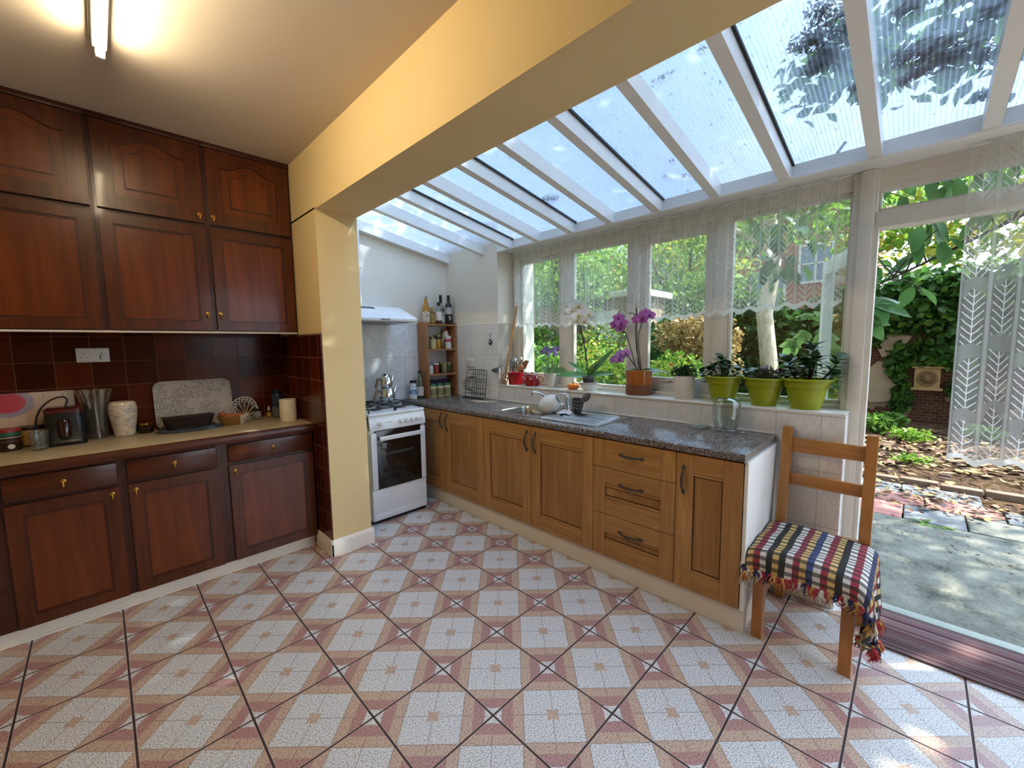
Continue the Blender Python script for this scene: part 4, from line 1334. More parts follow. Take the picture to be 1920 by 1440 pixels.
def jar(label, x, y, z, r, h, fill, lidmat, group, lab=None, lid=True):
    t = thing('spice_jar', label, 'jar', (x, y, z), group)
    b = MB(); b.lathe([(r * .92, 0), (r, .003), (r, h * .82), (r * .8, h * .9), (r * .8, h * .92)], (x, y, z), 18); b.build('glass', fill, t)
    b = MB(); b.lathe([(r * .84, h * .88), (r * .88, h * .89), (r * .88, h * .985), (r * .8, h), (0, h)], (x, y, z), 18); b.build('lid', lidmat, t)
    if lab:
        b = MB(); b.lathe([(r * 1.015, h * .15), (r * 1.015, h * .68)], (x, y, z), 18, cap0=False, cap1=False); b.build('label', lab, kids(t)[0])
    return t
F = lambda n, c: plain(n, c, .12, var=.15, nscale=60, coat=.3)
tin_lid = plain('pale_gold_lid', '#b5a67f', .3, .7)
z2 = ZSH[1] + .0015
G2 = 'jars on the upper shelf'
jar('green-brown spice jar at the hood end of the upper shelf, partly hidden', 2.335, 3.5, z2, .024, .105, F('herb_fill', '#4c4a2c'), tin_lid, G2)
jar('tall gold-lidded jar standing in the back row of the upper shelf, hood end', 2.35, 3.575, z2, .031, .15, F('dull_herb', '#6f6a55'), tin_lid, G2)
jar('cream-filled jar with a pale lid at the front of the upper shelf', 2.392, 3.495, z2, .033, .105, F('cream_fill', '#b8a67c'), tin_lid, G2)
jar('gold-lidded jar behind the yellow spice jar on the upper shelf', 2.432, 3.575, z2, .028, .12, F('grey_fill', '#857b66'), tin_lid, G2)
jar('yellow turmeric-coloured jar on the upper shelf', 2.456, 3.495, z2, .025, .095, F('yellow_fill', '#b8861e'), tin_lid, G2)
jar('brown-filled jar between yellow jar and white shaker on the upper shelf', 2.507, 3.495, z2, .024, .095, F('brown_fill', '#6a4e36'), tin_lid, G2)
jar('tall jar in the back row of the upper shelf, beside the white bottle', 2.512, 3.575, z2, .031, .145, F('dk_fill', '#544636'), tin_lid, G2)
bottle('sauce_bottle', 'tall white plastic bottle with a red cap on the upper shelf', (2.592, 3.555, z2), [(.030, 0), (.035, .004), (.036, .14), (.030, .165), (.02, .185)], M['plastic'], plain('red_cap', '#b02026', .4), capprof=[(.022, .185), (.022, .207), (0, .208)])
t = bottle('salt_shaker', 'white tub with a red label in front of the white bottle', (2.575, 3.49, z2), [(.034, 0), (.036, .003), (.031, .115), (.034, .117), (.034, .128)], M['plastic'], M['plastic'], cat='tub', lab=[(.068, .10, marks('red_tub_label', '#b03a48', '#dcd4d0', (60, 60, 60), .62))])
z1 = ZSH[0] + .0015
G1 = 'jars on the middle shelf'
jar('clear jar of white salt on the middle shelf, hood end', 2.352, 3.495, z1, .030, .093, plain('salt_fill', '#c3c1bf', .15, coat=.3), M['steel'], G1)
jar('red spice jar with a white lid on the middle shelf', 2.418, 3.49, z1, .031, .105, F('red_fill', '#70251e'), M['plastic'], G1)
jar('orange-red spice jar partly behind the red one on the middle shelf', 2.462, 3.545, z1, .028, .105, F('orange_fill', '#8f4a32'), tin_lid, G1)
jar('olive green spice jar on the middle shelf', 2.522, 3.495, z1, .031, .105, F('olive_fill', '#6b6a48'), tin_lid, G1)
jar('dark jar in the back row of the middle shelf, behind the olive one', 2.54, 3.575, z1, .027, .118, F('deep_fill', '#4a4232'), tin_lid, G1)
jar('dark green spice jar at the wall end of the middle shelf', 2.592, 3.51, z1, .028, .108, F('dark_green_fill', '#3a3f28'), tin_lid, G1)
z0 = ZT + .001
gl = plain('green_lid', '#1f6b45', .35)
lb_ = marks('sage_label', '#8d8a5e', '#4c4a30', (40, 40, 60), .58)
for x, y, lb in ((2.368, 3.49, 'green-lidded jar at the foot of the shelf, next to the cooker side'), (2.452, 3.482, 'green-lidded jar at the foot of the shelf, middle of three'), (2.537, 3.478, 'green-lidded jar at the foot of the shelf, next to the wire rack')):
    t = thing('tahini_jar', lb, 'jar', (x, y, z0), 'green-lidded jars')
    b = MB(); b.lathe([(.036, 0), (.04, .005), (.04, .10), (.036, .115), (.033, .118)], (x, y, z0), 22); o = b.build('body', plain('tahini', '#c2b48c', .2, coat=.2), t)
    b = MB(); b.lathe([(.0405, .02), (.0405, .092)], (x, y, z0), 22, cap0=False, cap1=False); b.build('label', lb_, o)
    b = MB(); b.lathe([(.035, .117), (.036, .137), (.034, .14), (0, .14)], (x, y, z0), 22); b.build('lid', gl, t)
pur = marks('purple_print', '#3a2450', '#9a6a8e', (60, 60, 60), .62)
for x, lb in ((2.352, 'purple box behind the green-lidded jars, cooker side'), (2.452, 'purple box behind the green-lidded jars, in the middle'), (2.55, 'purple box behind the green-lidded jars, wall side')):
    b = MB(); b.box(x - .047, x + .047, 3.54, 3.608, z0, z0 + .17, .002)
    tag(b.build('tea_box', pur), lb, 'box', 'purple boxes at the foot of the shelf')
bottle('drink_bottle', 'plastic bottle with a blue and white label and black cap beside the kettle', (2.165, 3.53, z0), [(.034, 0), (.037, .004), (.037, .12), (.028, .15), (.024, .165)], plain('milky_plastic', '#cfd6da', .15, coat=.3), M['black'],
       lab=[(.05, .125, marks('blue_label', '#4a7fae', '#d8e0e6', (30, 30, 30), .52)), (.01, .05, M['plastic'])], capprof=[(.032, .162), (.032, .186), (0, .187)])
bottle('oil_bottle', 'clear oil bottle with white label between drink bottle and shelf side', (2.247, 3.535, z0), [(.035, 0), (.038, .004), (.038, .13), (.03, .175), (.016, .225), (.014, .25)], clear('pale_green_glass', '#c5cfc5', .2, .03, .15, '#9aa59a'), M['black'],
       lab=[(.03, .12, print_), (.001, .03, plain('brown_dregs2', '#3a2012', .1))], capprof=[(.016, .25), (.016, .275), (0, .276)])

# ------------------------------------------------------------------ double teapot on the hob
def pot(name, label, c, R, h, k, lid):
    t = thing(name, label, 'teapot', c)
    b = MB(); b.lathe([(R * .62, 0), (R * .8, .006), (R * .98, h * .25), (R, h * .42), (R * .9, h * .72), (R * .78, h * .98), (R * .8, h), (R * .76, h), (0, h * .98)], c, 36); o = b.build('body', M['chrome'], t)
    d = Vector((math.cos(k), math.sin(k), 0))
    C = Vector(c)
    b = MB(); b.tube([C + d * R * .92 + Vector((0, 0, h * .45)), C + d * R * 1.22 + Vector((0, 0, h * .62)), C + d * R * 1.42 + Vector((0, 0, h * .98)), C + d * R * 1.56 + Vector((0, 0, h * 1.12))], [.016, .012, .008, .006], 12); b.build('spout', M['chrome'], o)
    b = MB(); b.tube([C - d * R * .85 + Vector((0, 0, h * .78)), C - d * R * 1.25 + Vector((0, 0, h * .86))], [.011, .011], 10)
    b.tube([C - d * R * 1.22 + Vector((0, 0, h * .92)), C - d * R * 1.42 + Vector((0, 0, h * .8)), C - d * R * 1.85 + Vector((0, 0, h * .08))], [.012, .0135, .0125], 12); b.build('handle', plain('grey_brown_grip', '#7a6258', .3, .4), t)
    if lid:
        b = MB(); b.lathe([(R * .8, h), (R * .72, h + .012), (R * .45, h + .030), (.008, h + .036), (.006, h + .046), (.011, h + .052), (.009, h + .06), (0, h + .061)], c, 30); b.build('lid', M['chrome'], t)
kx, ky = 1.83, 3.44
pot('stove_kettle', 'lower polished steel kettle of the stacked pair on the hob', (kx, ky, .944), .078, .115, .25, False)
pot('teapot', 'upper polished steel teapot with lid, stacked on the kettle', (kx - .005, ky, .944 + .1155), .062, .10, .25, True)

# ------------------------------------------------------------------ wire rack, evil eye
t = thing('wire_plate_rack', 'black wire plate rack leaning on the marbled tiles', 'rack', (2.6, 3.1, ZT))
b = MB()
rw = .0032
la = lambda y, z, dx=0: (2.608 + .036 * (z - ZT) / .28 - dx, y, z)
z0_, z1_ = ZT + .004, ZT + .283
fr_pts = [la(y, z) for y, z in [(3.27, z0_ + .02), (3.255, z0_), (2.985, z0_), (2.965, z0_ + .02), (2.965, z1_ - .02), (2.985, z1_), (3.255, z1_), (3.27, z1_ - .02), (3.27, z0_ + .02)]]
b.tube(fr_pts, rw, 6)
for k in range(6):
    y = 2.985 + .032 * k
    b.tube([la(y, z0_, .02), la(y, z1_, .02)], rw * .75, 5)
for z in (z0_ + .055, z0_ + .1, z0_ + .19, z0_ + .235): b.tube([la(2.935, z, .03), la(3.17, z, .03)], rw * .9, 5)
for k in range(5):
    yy = 3.10 + .02 * k
    P = []
    for i in range(13):
        a = PI * i / 12
        P.append(la(yy + .055 * math.sin(a) , z0_ + .14 - .07 * math.cos(a), .012 + .05 * math.sin(a)))
    b.tube(P, rw * .75, 5)
for z in (z0_ + .04, z0_ + .16): b.tube([la(2.965, z), la(3.27, z)], rw * .8, 5)
b.tube([(2.56, 2.98, ZT + .004), (2.56, 3.25, ZT + .004)], rw, 6); 
for y in (2.985, 3.25): b.tube([(2.56, y, ZT + .004), la(y, z0_)], rw, 6)
b.build('wires', M['black'], t)
t = thing('adhesive_hook', 'small white adhesive hook on the marbled tiles', 'hook', (XW - .006, 2.93, 1.555))
b = MB(); b.box(XW - .011, XW - .006, 2.915, 2.945, 1.54, 1.575, .003); b.tube([(XW - .011, 2.93, 1.558), (XW - .024, 2.93, 1.55), (XW - .028, 2.93, 1.56)], .004, 8); b.build('hook', M['plastic'], t)
t = thing('evil_eye_pendant', 'blue glass eye pendant hanging from the white hook', 'pendant', (XW - .022, 2.93, 1.44))
b = MB(); b.tube([(XW - .024, 2.93, 1.552), (XW - .02, 2.93, 1.49)], .0015, 5); b.build('cord', M['steel_dk'], t)
b = MB(); b.lathe([(0, -.005), (.022, -.004), (.026, 0), (.022, .004), (0, .005)], (XW - .018, 2.93, 1.465), 24, Matrix.Rotation(-PI / 2, 3, 'Y')); g_ = b.build('disc', plain('navy_glass', '#0d1734', .08, coat=.5), t)
b = MB(); b.lathe([(.011, 0), (.010, .002), (0, .002)], (XW - .0225, 2.93, 1.467), 18, Matrix.Rotation(-PI / 2, 3, 'Y')); ey = b.build('white_ring', M['plastic'], g_)
b = MB(); b.lathe([(.005, .002), (.004, .0035), (0, .0035)], (XW - .0225, 2.93, 1.467), 14, Matrix.Rotation(-PI / 2, 3, 'Y')); b.build('pupil', plain('blue_pupil', '#2a5f9e', .2), g_)

# ------------------------------------------------------------------ by the sink
t = thing('ceramic_jug', 'white glossy rounded ceramic jug lying on its side on the sink edge', 'jug', (2.40, 1.94, ZT))
Mj = seg_rot((.28, -.80, .50))
cj = (2.40, 1.985, .975)
b = MB()
b.lathe([(0.0, -.085), (.03, -.083), (.055, -.068), (.071, -.04), (.076, -.005), (.070, .035), (.056, .065), (.046, .078), (.044, .084), (.038, .084), (.040, .072), (.055, .04), (.06, 0), (.0, -.06)], cj, 36, Mj, cap1=False)
b.build('body', plain('white_glaze', '#d6dad8', .08, var=.02, coat=.5), t)
t = thing('cutlery_cup', 'dark grey perforated cutlery cup standing on the drainer', 'holder', (2.5, 1.80, ZT))
Mc = Matrix.Rotation(.18, 3, 'X') @ Matrix.Rotation(-.1, 3, 'Y')
cc = (2.50, 1.80, ZT + .0125)
b = MB(); b.lathe([(.034, 0), (.036, .003), (.047, .10), (.049, .102), (.0455, .102), (.033, .006), (0, .005)], cc, 24, Mc, cap1=False); cu = b.build('cup', plain('grey_plastic', '#4a4746', .4), t)
b = MB()
for i in range(10):
    for z in (.045, .07):
        a = 2 * PI * i / 10
        b.ball(Vector(cc) + Mc @ Vector((.0425 * math.cos(a), .0425 * math.sin(a), z)), .004, 6, 5)
b.build('holes', M['plastic'], cu)
t = thing('fish_slice', 'grey slotted turner leaning in the cutlery cup', 'utensil', (2.5, 1.79, ZT + .02))
b = MB(); b.tube([(2.50, 1.795, ZT + .03), (2.50, 1.765, ZT + .085), (2.495, 1.745, ZT + .11)], [.006, .007, .012], 8)
b.leaf((2.497, 1.755, ZT + .10), (-.02, -.62, .5), (.9, 0, .1), .115, .055, .1, 6, .1)
b.build('blade', plain('grey_nylon', '#6d6865', .45), t, solid=.003)
b = MB()
b.surf(lambda u, v: (2.36 + .1 * u + .012 * math.sin(9 * v), 1.80 + .085 * v + .01 * math.sin(8 * u), ZT + .014 + .022 * math.sin(PI * u) * math.sin(PI * v) + .006 * math.sin(11 * u + 4 * v)), 12, 10)
tag(b.build('dish_cloth', plain('white_cloth', '#d4d6dc', .9)), 'crumpled white cloth on the drainer between jug and cutlery cup', 'cloth')

t = thing('clip_jar', 'large clear glass jar standing upside down on the worktop end', 'jar', (2.58, .80, ZT))
jc = (2.575, .782, ZT + .004)
b = MB(); b.lathe([(.058, 0), (.060, .004), (.058, .022), (.064, .030), (.074, .06), (.078, .10), (.078, .15), (.070, .185), (.05, .198), (0, .200)], jc, 32, cap0=False)
b.lathe([(.054, 0), (.054, .022), (.060, .032), (.070, .06), (.0745, .10), (.0745, .15), (.066, .182), (.048, .194), (0, .196)], jc, 32, cap0=False)
b.build('glass', clear('clear_jar', '#f0f4f2', .22, .015), t)
b = MB(); 
b.tube([(jc[0] + .0635 * math.cos(2 * PI * i / 24), jc[1] + .0635 * math.sin(2 * PI * i / 24), ZT + .016) for i in range(25)], .0018, 6)
b.tube([(jc[0], jc[1] - .063, ZT + .016), (jc[0] - .01, jc[1] - .085, ZT + .008), (jc[0] + .01, jc[1] - .1, ZT + .006)], .0018, 6)
b.tube([(jc[0], jc[1] + .063, ZT + .016), (jc[0] - .015, jc[1] + .08, ZT + .02), (jc[0] + .01, jc[1] + .09, ZT + .006)], .0018, 6)
b.build('wire_clasp', M['steel'], t)
t = thing('jar_lid', 'flat clear glass clip lid lying beside the upturned jar', 'lid', (2.62, .93, ZT))
lc = (2.60, .945, ZT + .002)
b = MB(); b.lathe([(.052, .004), (.055, .008), (.055, .016), (.046, .022), (0, .023)], lc, 28); b.build('glass', clear('lid_glass', '#e4ecea', .3, .02, .08, '#c9d2d0'), t)
b = MB(); b.tube([(lc[0] + .058 * math.cos(2 * PI * i / 24), lc[1] + .058 * math.sin(2 * PI * i / 24), ZT + .006) for i in range(25)], .002, 6)
b.tube([(lc[0], lc[1] + .058, ZT + .006), (lc[0], lc[1] + .078, ZT + .008)], .002, 6); b.build('wire_clasp', M['steel'], t)

# ------------------------------------------------------------------ things on the window sill (top z 1.062)
ZL = 1.0625
rnd = random.Random(5)
red_en = plain('red_enamel', '#8c1219', .12, var=.05, coat=.5)
t = thing('utensil_pot', 'red enamel pot full of kitchen utensils at the end of the sill', 'pot', (2.775, 2.70, ZL))
pc = (2.775, 2.70, ZL)
b = MB(); b.lathe([(.066, 0), (.072, .005), (.074, .05), (.073, .112), (.076, .116), (.072, .118), (.069, .112), (.069, .01), (0, .008)], pc, 30, cap1=False); b.build('body', red_en, t)
b = MB()
for s_ in (-1, 1):
    d = Vector((.62 * s_, -.78 * s_, 0)) if s_ > 0 else Vector((-.62, .78, 0))
    P = [Vector(pc) + d * .072 + Vector((0, 0, .095)), Vector(pc) + d * .098 + Vector((0, 0, .09)), Vector(pc) + d * .098 + Vector((0, 0, .06)), Vector(pc) + d * .072 + Vector((0, 0, .055))]
    b.tube(P, .006, 8)
b.build('handle', red_en, t)
def utensil(name, label, dx, dy, top, mat, head, hm=None, r=.005):
    """stands in the red pot, leaning to (dx,dy) at height top"""
    t = thing(name, label, 'utensil', (pc[0] + dx * .2, pc[1] + dy * .2, ZL + .012), 'utensils in the red pot')
    A = Vector((pc[0] + dx * .15, pc[1] + dy * .15, ZL + .013)); B = Vector((pc[0] + dx, pc[1] + dy, ZL + top))
    b = MB(); b.tube([A, A.lerp(B, .5), B], [r, r * .9, r * .8], 8); b.build('handle', mat, t)
    d = (B - A).normalized()
    b = MB()
    if head == 'ladle':
        e = B + Vector((-.075, .075, .03))
        b.tube([B, B.lerp(e, .6) + Vector((0, 0, .022)), e], [.004, .004, .005], 8)
        b.lathe([(.0, -.034), (.02, -.03), (.036, -.016), (.04, 0), (.037, 0), (.03, -.016), (0, -.028)], e + Vector((-.02, .02, -.012)), 20, seg_rot((.25, -.2, -.85)) @ Matrix.Rotation(PI, 3, 'X'), cap1=False)
    elif head == 'whisk':
        for k in range(6):
            a = PI * k / 6
            u = Vector((math.cos(a), math.sin(a), 0))
            b.tube([B + u * (.026 * math.sin(PI * (i / 10)) * (1 if True else 0)) * (1) + d * (.10 * (1 - abs(1 - 2 * i / 20) * 0) * i / 10) for i in range(11)], .0016, 5)
            b.tube([B - u * (.026 * math.sin(PI * (i / 10))) + d * (.10 * i / 10) for i in range(11)], .0016, 5)
    elif head == 'spoon':
        Mx = seg_rot(d)
        b.ball(B + d * .03, (.024, .007, .036), 14, 10, seg_rot(d) @ Matrix.Rotation(-.8, 3, 'Z'))
    elif head == 'flat':
        b.box(-.022, .022, -.002, .002, 0, .085, .0015, 1, Matrix.Translation(B) @ (seg_rot(d) @ Matrix.Rotation(-.75, 3, 'Z')).to_4x4())
    elif head == 'cap':
        b.lathe([(.009, 0), (.011, .004), (.011, .02), (.008, .026), (0, .027)], B - d * .004, 12, seg_rot(d))
    b.build({'ladle': 'bowl', 'whisk': 'wires', 'spoon': 'bowl', 'flat': 'blade', 'cap': 'end_cap'}[head], hm or mat, t)
blk = plain('black_nylon', '#232325', .4)
utensil('ladle', 'dark grey ladle hooked over toward the marbled tiles', -.045, .05, .135, plain('grey_nylon2', '#5b6064', .4), 'ladle')
utensil('whisk', 'black balloon whisk standing in the red pot', -.02, .02, .145, blk, 'whisk', blk)
utensil('whisk', 'steel whisk behind the black one in the red pot', .02, .03, .155, M['steel'], 'whisk', M['steel'])
utensil('turner', 'black turner with a steel handle, upright in the middle of the red pot', .01, .0, .15, M['steel'], 'flat', blk)
utensil('masher', 'steel-shafted utensil with a white end cap, tallest in the red pot', .02, -.045, .235, M['steel'], 'cap', M['plastic'], .008)
utensil('wooden_spoon', 'wooden spoon leaning toward the red teapot', -.005, -.055, .13, M['spoonwood'], 'spoon', M['spoonwood'])
utensil('wooden_spoon', 'darker wooden spatula at the window side of the red pot', .03, -.07, .15, wood('dark_spoon', '#5a3a24', '#84583a', 'z', 2), 'flat', wood('dark_spoon2', '#5a3a24', '#84583a', 'z', 2))
utensil('pasta_spoon', 'broad black spoon on the garden side of the red pot', .045, -.05, .16, blk, 'spoon', blk)

t = thing('toasting_fork', 'long wooden fork leaning in the window corner behind the red pot', 'fork', (2.74, 2.79, ZL))
A = Vector((2.72, 2.805, ZL + .004)); B = Vector((2.80, 2.705, 1.80))
b = MB(); b.tube([A.lerp(B, .16), A.lerp(B, .6), B], [.010, .009, .009], 8); b.build('handle', M['spoonwood'], t)
b = MB()
for s_ in (-1, 0, 1):
    b.tube([A.lerp(B, .17), A.lerp(B, .12) + Vector((-.018 * s_, .018 * s_, 0)), A + Vector((-.016 * s_, .016 * s_, 0))], [.008, .006, .004], 6)
b.build('prongs', M['spoonwood'], t)

t = thing('red_teapot', 'small red enamel teapot with lid beside the utensil pot', 'teapot', (2.775, 2.49, ZL))
pc2 = (2.775, 2.495, ZL)
b = MB(); b.lathe([(.060, 0), (.066, .005), (.066, .04), (.060, .075), (.048, .092)], pc2, 30); bo = b.build('body', red_en, t)
b = MB(); b.lathe([(.05, .092), (.049, .098), (.03, .108), (.008, .112), (.010, .119), (.007, .124), (0, .125)], pc2, 24); b.build('lid', red_en, t)
b = MB(); b.tube([Vector(pc2) + Vector(p) for p in ((-.04, .045, .035), (-.052, .066, .05), (-.06, .078, .085))], [.016, .011, .008], 10); b.build('spout', red_en, bo)
b = MB(); b.tube([Vector(pc2) + Vector(p) for p in ((.03, -.052, .082), (.045, -.078, .085), (.05, -.09, .065), (.045, -.082, .035), (.035, -.06, .03))], .009, 10); b.build('handle', plain('rope_handle', '#b89a72', .8), t)
b = MB(); b.tube([Vector(pc2) + Vector((.035 * 0 + .050 * math.cos(a), .050 * math.sin(a), .094)) for a in [i * PI / 12 for i in range(25)]], .0025, 6); b.build('rim_line', plain('dark_rim', '#3a0a0c', .3), bo)

def stem_(b, pts, r): b.tube(spl(pts, 4) if len(pts) > 2 else pts, r, 6)
leafg = plain('orchid_leaf', '#4c7a3a', .3, var=.12, nscale=10)
leafg2 = plain('orchid_leaf_pale', '#6c9560', .35, var=.1)
stemm = plain('orchid_stem', '#2c2b20', .6)
def petals(b, c, face, size, n=5, w=.9, cup=.15):
    c = Vector(c); f = Vector(face).normalized()
    u = f.orthogonal().normalized(); v = f.cross(u)
    for k in range(n):
        a = 2 * PI * k / n + .3
        d = u * math.cos(a) + v * math.sin(a) + f * cup
        b.leaf(c, d, f, size, size * w, .12, 5, .1, .8)
def orchid_flower(parent, name, c, face, size, pm, cm_, n=5, w=.95):
    b = MB()
    C_ = Vector(c); F_ = Vector(face).normalized()
    U_ = Vector((0, 0, 1)); U_ = (U_ - F_ * U_.dot(F_)).normalized(); V_ = F_.cross(U_)
    for a, k, ww in ((0, 1.0, .62), (2.15, .98, .58), (-2.15, .98, .58)):
        b.leaf(C_, U_ * math.cos(a) + V_ * math.sin(a) + F_ * .05, F_, size * k, size * ww, .15, 5, .1, .9)
    for s_ in (-1, 1):
        b.leaf(C_ + F_ * .003, V_ * s_ + U_ * .22 + F_ * .12, F_, size * 1.05, size * 1.0, .15, 6, .08, .8)
    fl = b.build(name, pm, parent)
    b = MB(); f = Vector(face).normalized()
    b.ball(Vector(c) + f * size * .12, size * .16, 8, 6)
    b.leaf(Vector(c) + f * size * .1, (f * .5 + Vector((0, 0, -1))), f, size * .45, size * .4, -.4, 4, .3)
    b.build('lip', cm_, fl)
FACE = (-.72, -.62, .1)      # flowers look into the room
white_p = plain('white_petal', '#e4e4de', .55, var=.02); yel = plain('orchid_throat', '#c2a13a', .5)
mag = plain('magenta_petal', '#a85aa6', .5, var=.12, nscale=40); magd = plain('magenta_lip', '#6a1c58', .5)
lil = plain('lilac_petal', '#b27fc8', .55, var=.1, nscale=40)
vio = plain('violet_petal', '#7d5fae', .55, var=.15, nscale=60)

# lavender orchid, white pot
t = thing('potted_orchid', 'small violet orchid in a grey-white tapered pot by the red teapot', 'orchid', (2.775, 2.285, ZL))
c = (2.775, 2.285, ZL)
b = MB(); b.lathe([(.037, 0), (.038, .004), (.055, .122), (.056, .124), (.052, .124), (.048, .11), (0, .108)], c, 28, cap1=False); b.build('pot', plain('grey_white_pot', '#c6c2b6', .5, var=.08), t)
b = MB(); b.lathe([(.049, .1), (0, .113)], c, 20); b.build('soil', plain('bark', '#3a2a1c', .9, bump=.5), t)
for dr_, ln, wd, bd in (((-.45, .5, 1.0), .11, .055, .3), ((.5, -.75, .75), .16, .05, .5), ((.55, -.9, .45), .22, .06, .35), ((-.2, -.5, .9), .10, .05, .5)):
    b = MB(); b.leaf((c[0], c[1], c[2] + .11), dr_, (-.4, -.4, .7), ln, wd, bd, 7); b.build('leaf', leafg2, t)
for (sx_, sy_), (hx_, hy_, hz) in (((-.005, .01), (2.765, 2.318, 1.385)), ((.01, -.01), (2.765, 2.235, 1.372))):
    b = MB(); stem_(b, [(c[0] + sx_, c[1] + sy_, c[2] + .11), (c[0] - .002, (c[1] + hy_) / 2, c[2] + .21), (hx_ + .005, hy_, hz - .015)], .003); b.build('stem', stemm, t)
    b = MB()
    for k in range(9):
        f = (rnd.uniform(-1, .2), rnd.uniform(-1, .5), rnd.uniform(-.2, .8))
        petals(b, (hx_ + rnd.uniform(-.03, .02), hy_ + rnd.uniform(-.042, .042), hz + rnd.uniform(-.03, .035)), f, .021, 5, .6)
    b.build('flower_cluster', vio, t)

t = thing('mini_pumpkin', 'small orange pumpkin on the sill beside the white bowl', 'pumpkin', (2.76, 2.02, ZL))
b = MB(); b.lathe([(.012, .004), (.03, 0), (.048, .014), (.05, .026), (.04, .042), (.02, .046), (.005, .04)], (2.755, 2.02, ZL), 40, wob=lambda a, z: 1 + .05 * abs(math.cos(4.5 * a))); b.build('body', plain('pumpkin_skin', '#d4731a', .4, var=.1), t)
b = MB(); b.tube([(2.755, 2.02, ZL + .038), (2.752, 2.018, ZL + .054), (2.745, 2.014, ZL + .062)], [.007, .005, .005], 8); b.build('stalk', plain('stalk', '#5a4524', .8), t)

# white orchid in a clear pot standing in a bowl
b = MB()
bc_ = (2.775, 1.885, ZL)
b.lathe([(.035, 0), (.037, .003), (.052, .02), (.07, .05), (.077, .067), (.073, .067), (.066, .05), (.048, .022), (0, .012)], bc_, 32, cap1=False)
tb = NT('bowl_rim_red')
zz = tb.sep(tb.obj())
an = tb.m('FRACT', tb.m('MULTIPLY', tb.m('ARCTAN2', zz[1], zz[0]), 22 / (2 * PI)))
band = tb.m('MULTIPLY', tb.m('GREATER_THAN', zz[2], .05), tb.m('LESS_THAN', zz[2], .0635))
wav = tb.m('LESS_THAN', tb.m('ABSOLUTE', tb.m('SUBTRACT', tb.m('SUBTRACT', zz[2], .051), tb.m('MULTIPLY', an, .011))), .0025)
bowl_m = tb.done(tb.bsdf(tb.mix(tb.m('MULTIPLY', band, wav), '#dcdcda', '#a32638'), .15, coat=.3))
tag(b.build('china_bowl', bowl_m, org=bc_), 'white china bowl with a red zigzag rim under the white orchid', 'bowl')
t = thing('potted_orchid', 'tall white orchid in a clear plastic pot set in the white bowl', 'orchid', (2.775, 1.885, ZL + .013))
c = (2.775, 1.885, ZL + .013)
b = MB(); b.lathe([(.038, .0), (.040, .003), (.053, .105), (.055, .108), (.051, .108), (.047, .1)], c, 28, cap1=False); b.build('pot', clear('clear_pot', '#c8ccc6', .2, .04, .12, '#8a8a84'), t)
b = MB(); b.lathe([(.034, .004), (.047, .088), (0, .1)], c, 24); b.build('bark', plain('bark_mix', '#4a433c', .95, var=.35, nscale=70, bump=.6), t)
for dr_, ln, wd, bd in (((-.15, .85, .62), .22, .05, .1), ((.4, -.62, .85), .30, .055, .05), ((-.7, .55, .12), .26, .075, .12), ((.5, -.75, .25), .2, .06, .25), ((-.25, -.4, .8), .13, .04, .5)):
    b = MB(); b.leaf((c[0], c[1], c[2] + .1), dr_, (-.5, -.4, .8), ln, wd, bd, 8, .22); b.build('leaf', leafg, t)
for k, dx in enumerate((-.006, .008)):
    b = MB(); stem_(b, [(c[0] + dx, c[1] + dx, c[2] + .1), (c[0] + dx, c[1] + .03, c[2] + .3), (2.775 + dx, 1.962, 1.56), (2.765, 1.985, 1.64), (2.75, 2.0 - k * .05, 1.70)], .0035); b.build('stem', stemm, t)
for fx, fy, fz, s_ in ((2.735, 2.06, 1.728, .055), (2.76, 2.085, 1.70, .045), (2.75, 2.00, 1.745, .062), (2.73, 2.02, 1.70, .055), (2.75, 1.965, 1.74, .055), (2.73, 1.95, 1.655, .066), (2.75, 1.985, 1.625, .055), (2.76, 1.90, 1.68, .06), (2.75, 1.868, 1.665, .05), (2.77, 1.925, 1.615, .05)):
    orchid_flower(t, 'flower', (fx, fy, fz), (FACE[0] + rnd.uniform(-.2, .25), FACE[1] + rnd.uniform(-.25, .2), rnd.uniform(-.1, .25)), s_, white_p, yel)

# magenta orchid, terracotta two-tone pot
t = thing('potted_orchid', 'magenta orchid in a wide glossy terracotta pot with a matt lower band', 'orchid', (2.78, 1.45, ZL))
c = (2.775, 1.445, ZL)
b = MB(); b.lathe([(.088, 0), (.092, .006), (.092, .075)], c, 40, cap1=False); b.build('pot_foot', plain('matt_terracotta', '#7a4f36', .8), t)
b = MB(); b.lathe([(.0925, .075), (.0935, .08), (.0935, .178), (.091, .181), (.087, .178), (.086, .16), (0, .158)], c, 40, cap0=False, cap1=False); b.build('pot', plain('glazed_terracotta', '#a85e26', .1, var=.1, coat=.5), t)
b = MB(); b.lathe([(.086, .150), (.04, .168), (0, .166)], c, 24); b.build('soil', plain('bark3', '#3a2c20', .95, bump=.5), t)
for dr_, ln, wd, bd in (((.25, -.8, .35), .19, .05, .55), ((.45, -.9, .18), .15, .05, .45), ((-.35, .7, .35), .12, .05, .6), ((-.1, -.6, .3), .12, .045, .5)):
    b = MB(); b.leaf((c[0], c[1], c[2] + .165), dr_, (-.3, -.2, .9), ln, wd, bd, 7, .25); b.build('leaf', plain('dark_orchid_leaf', '#2f4a26', .3, var=.1), t)
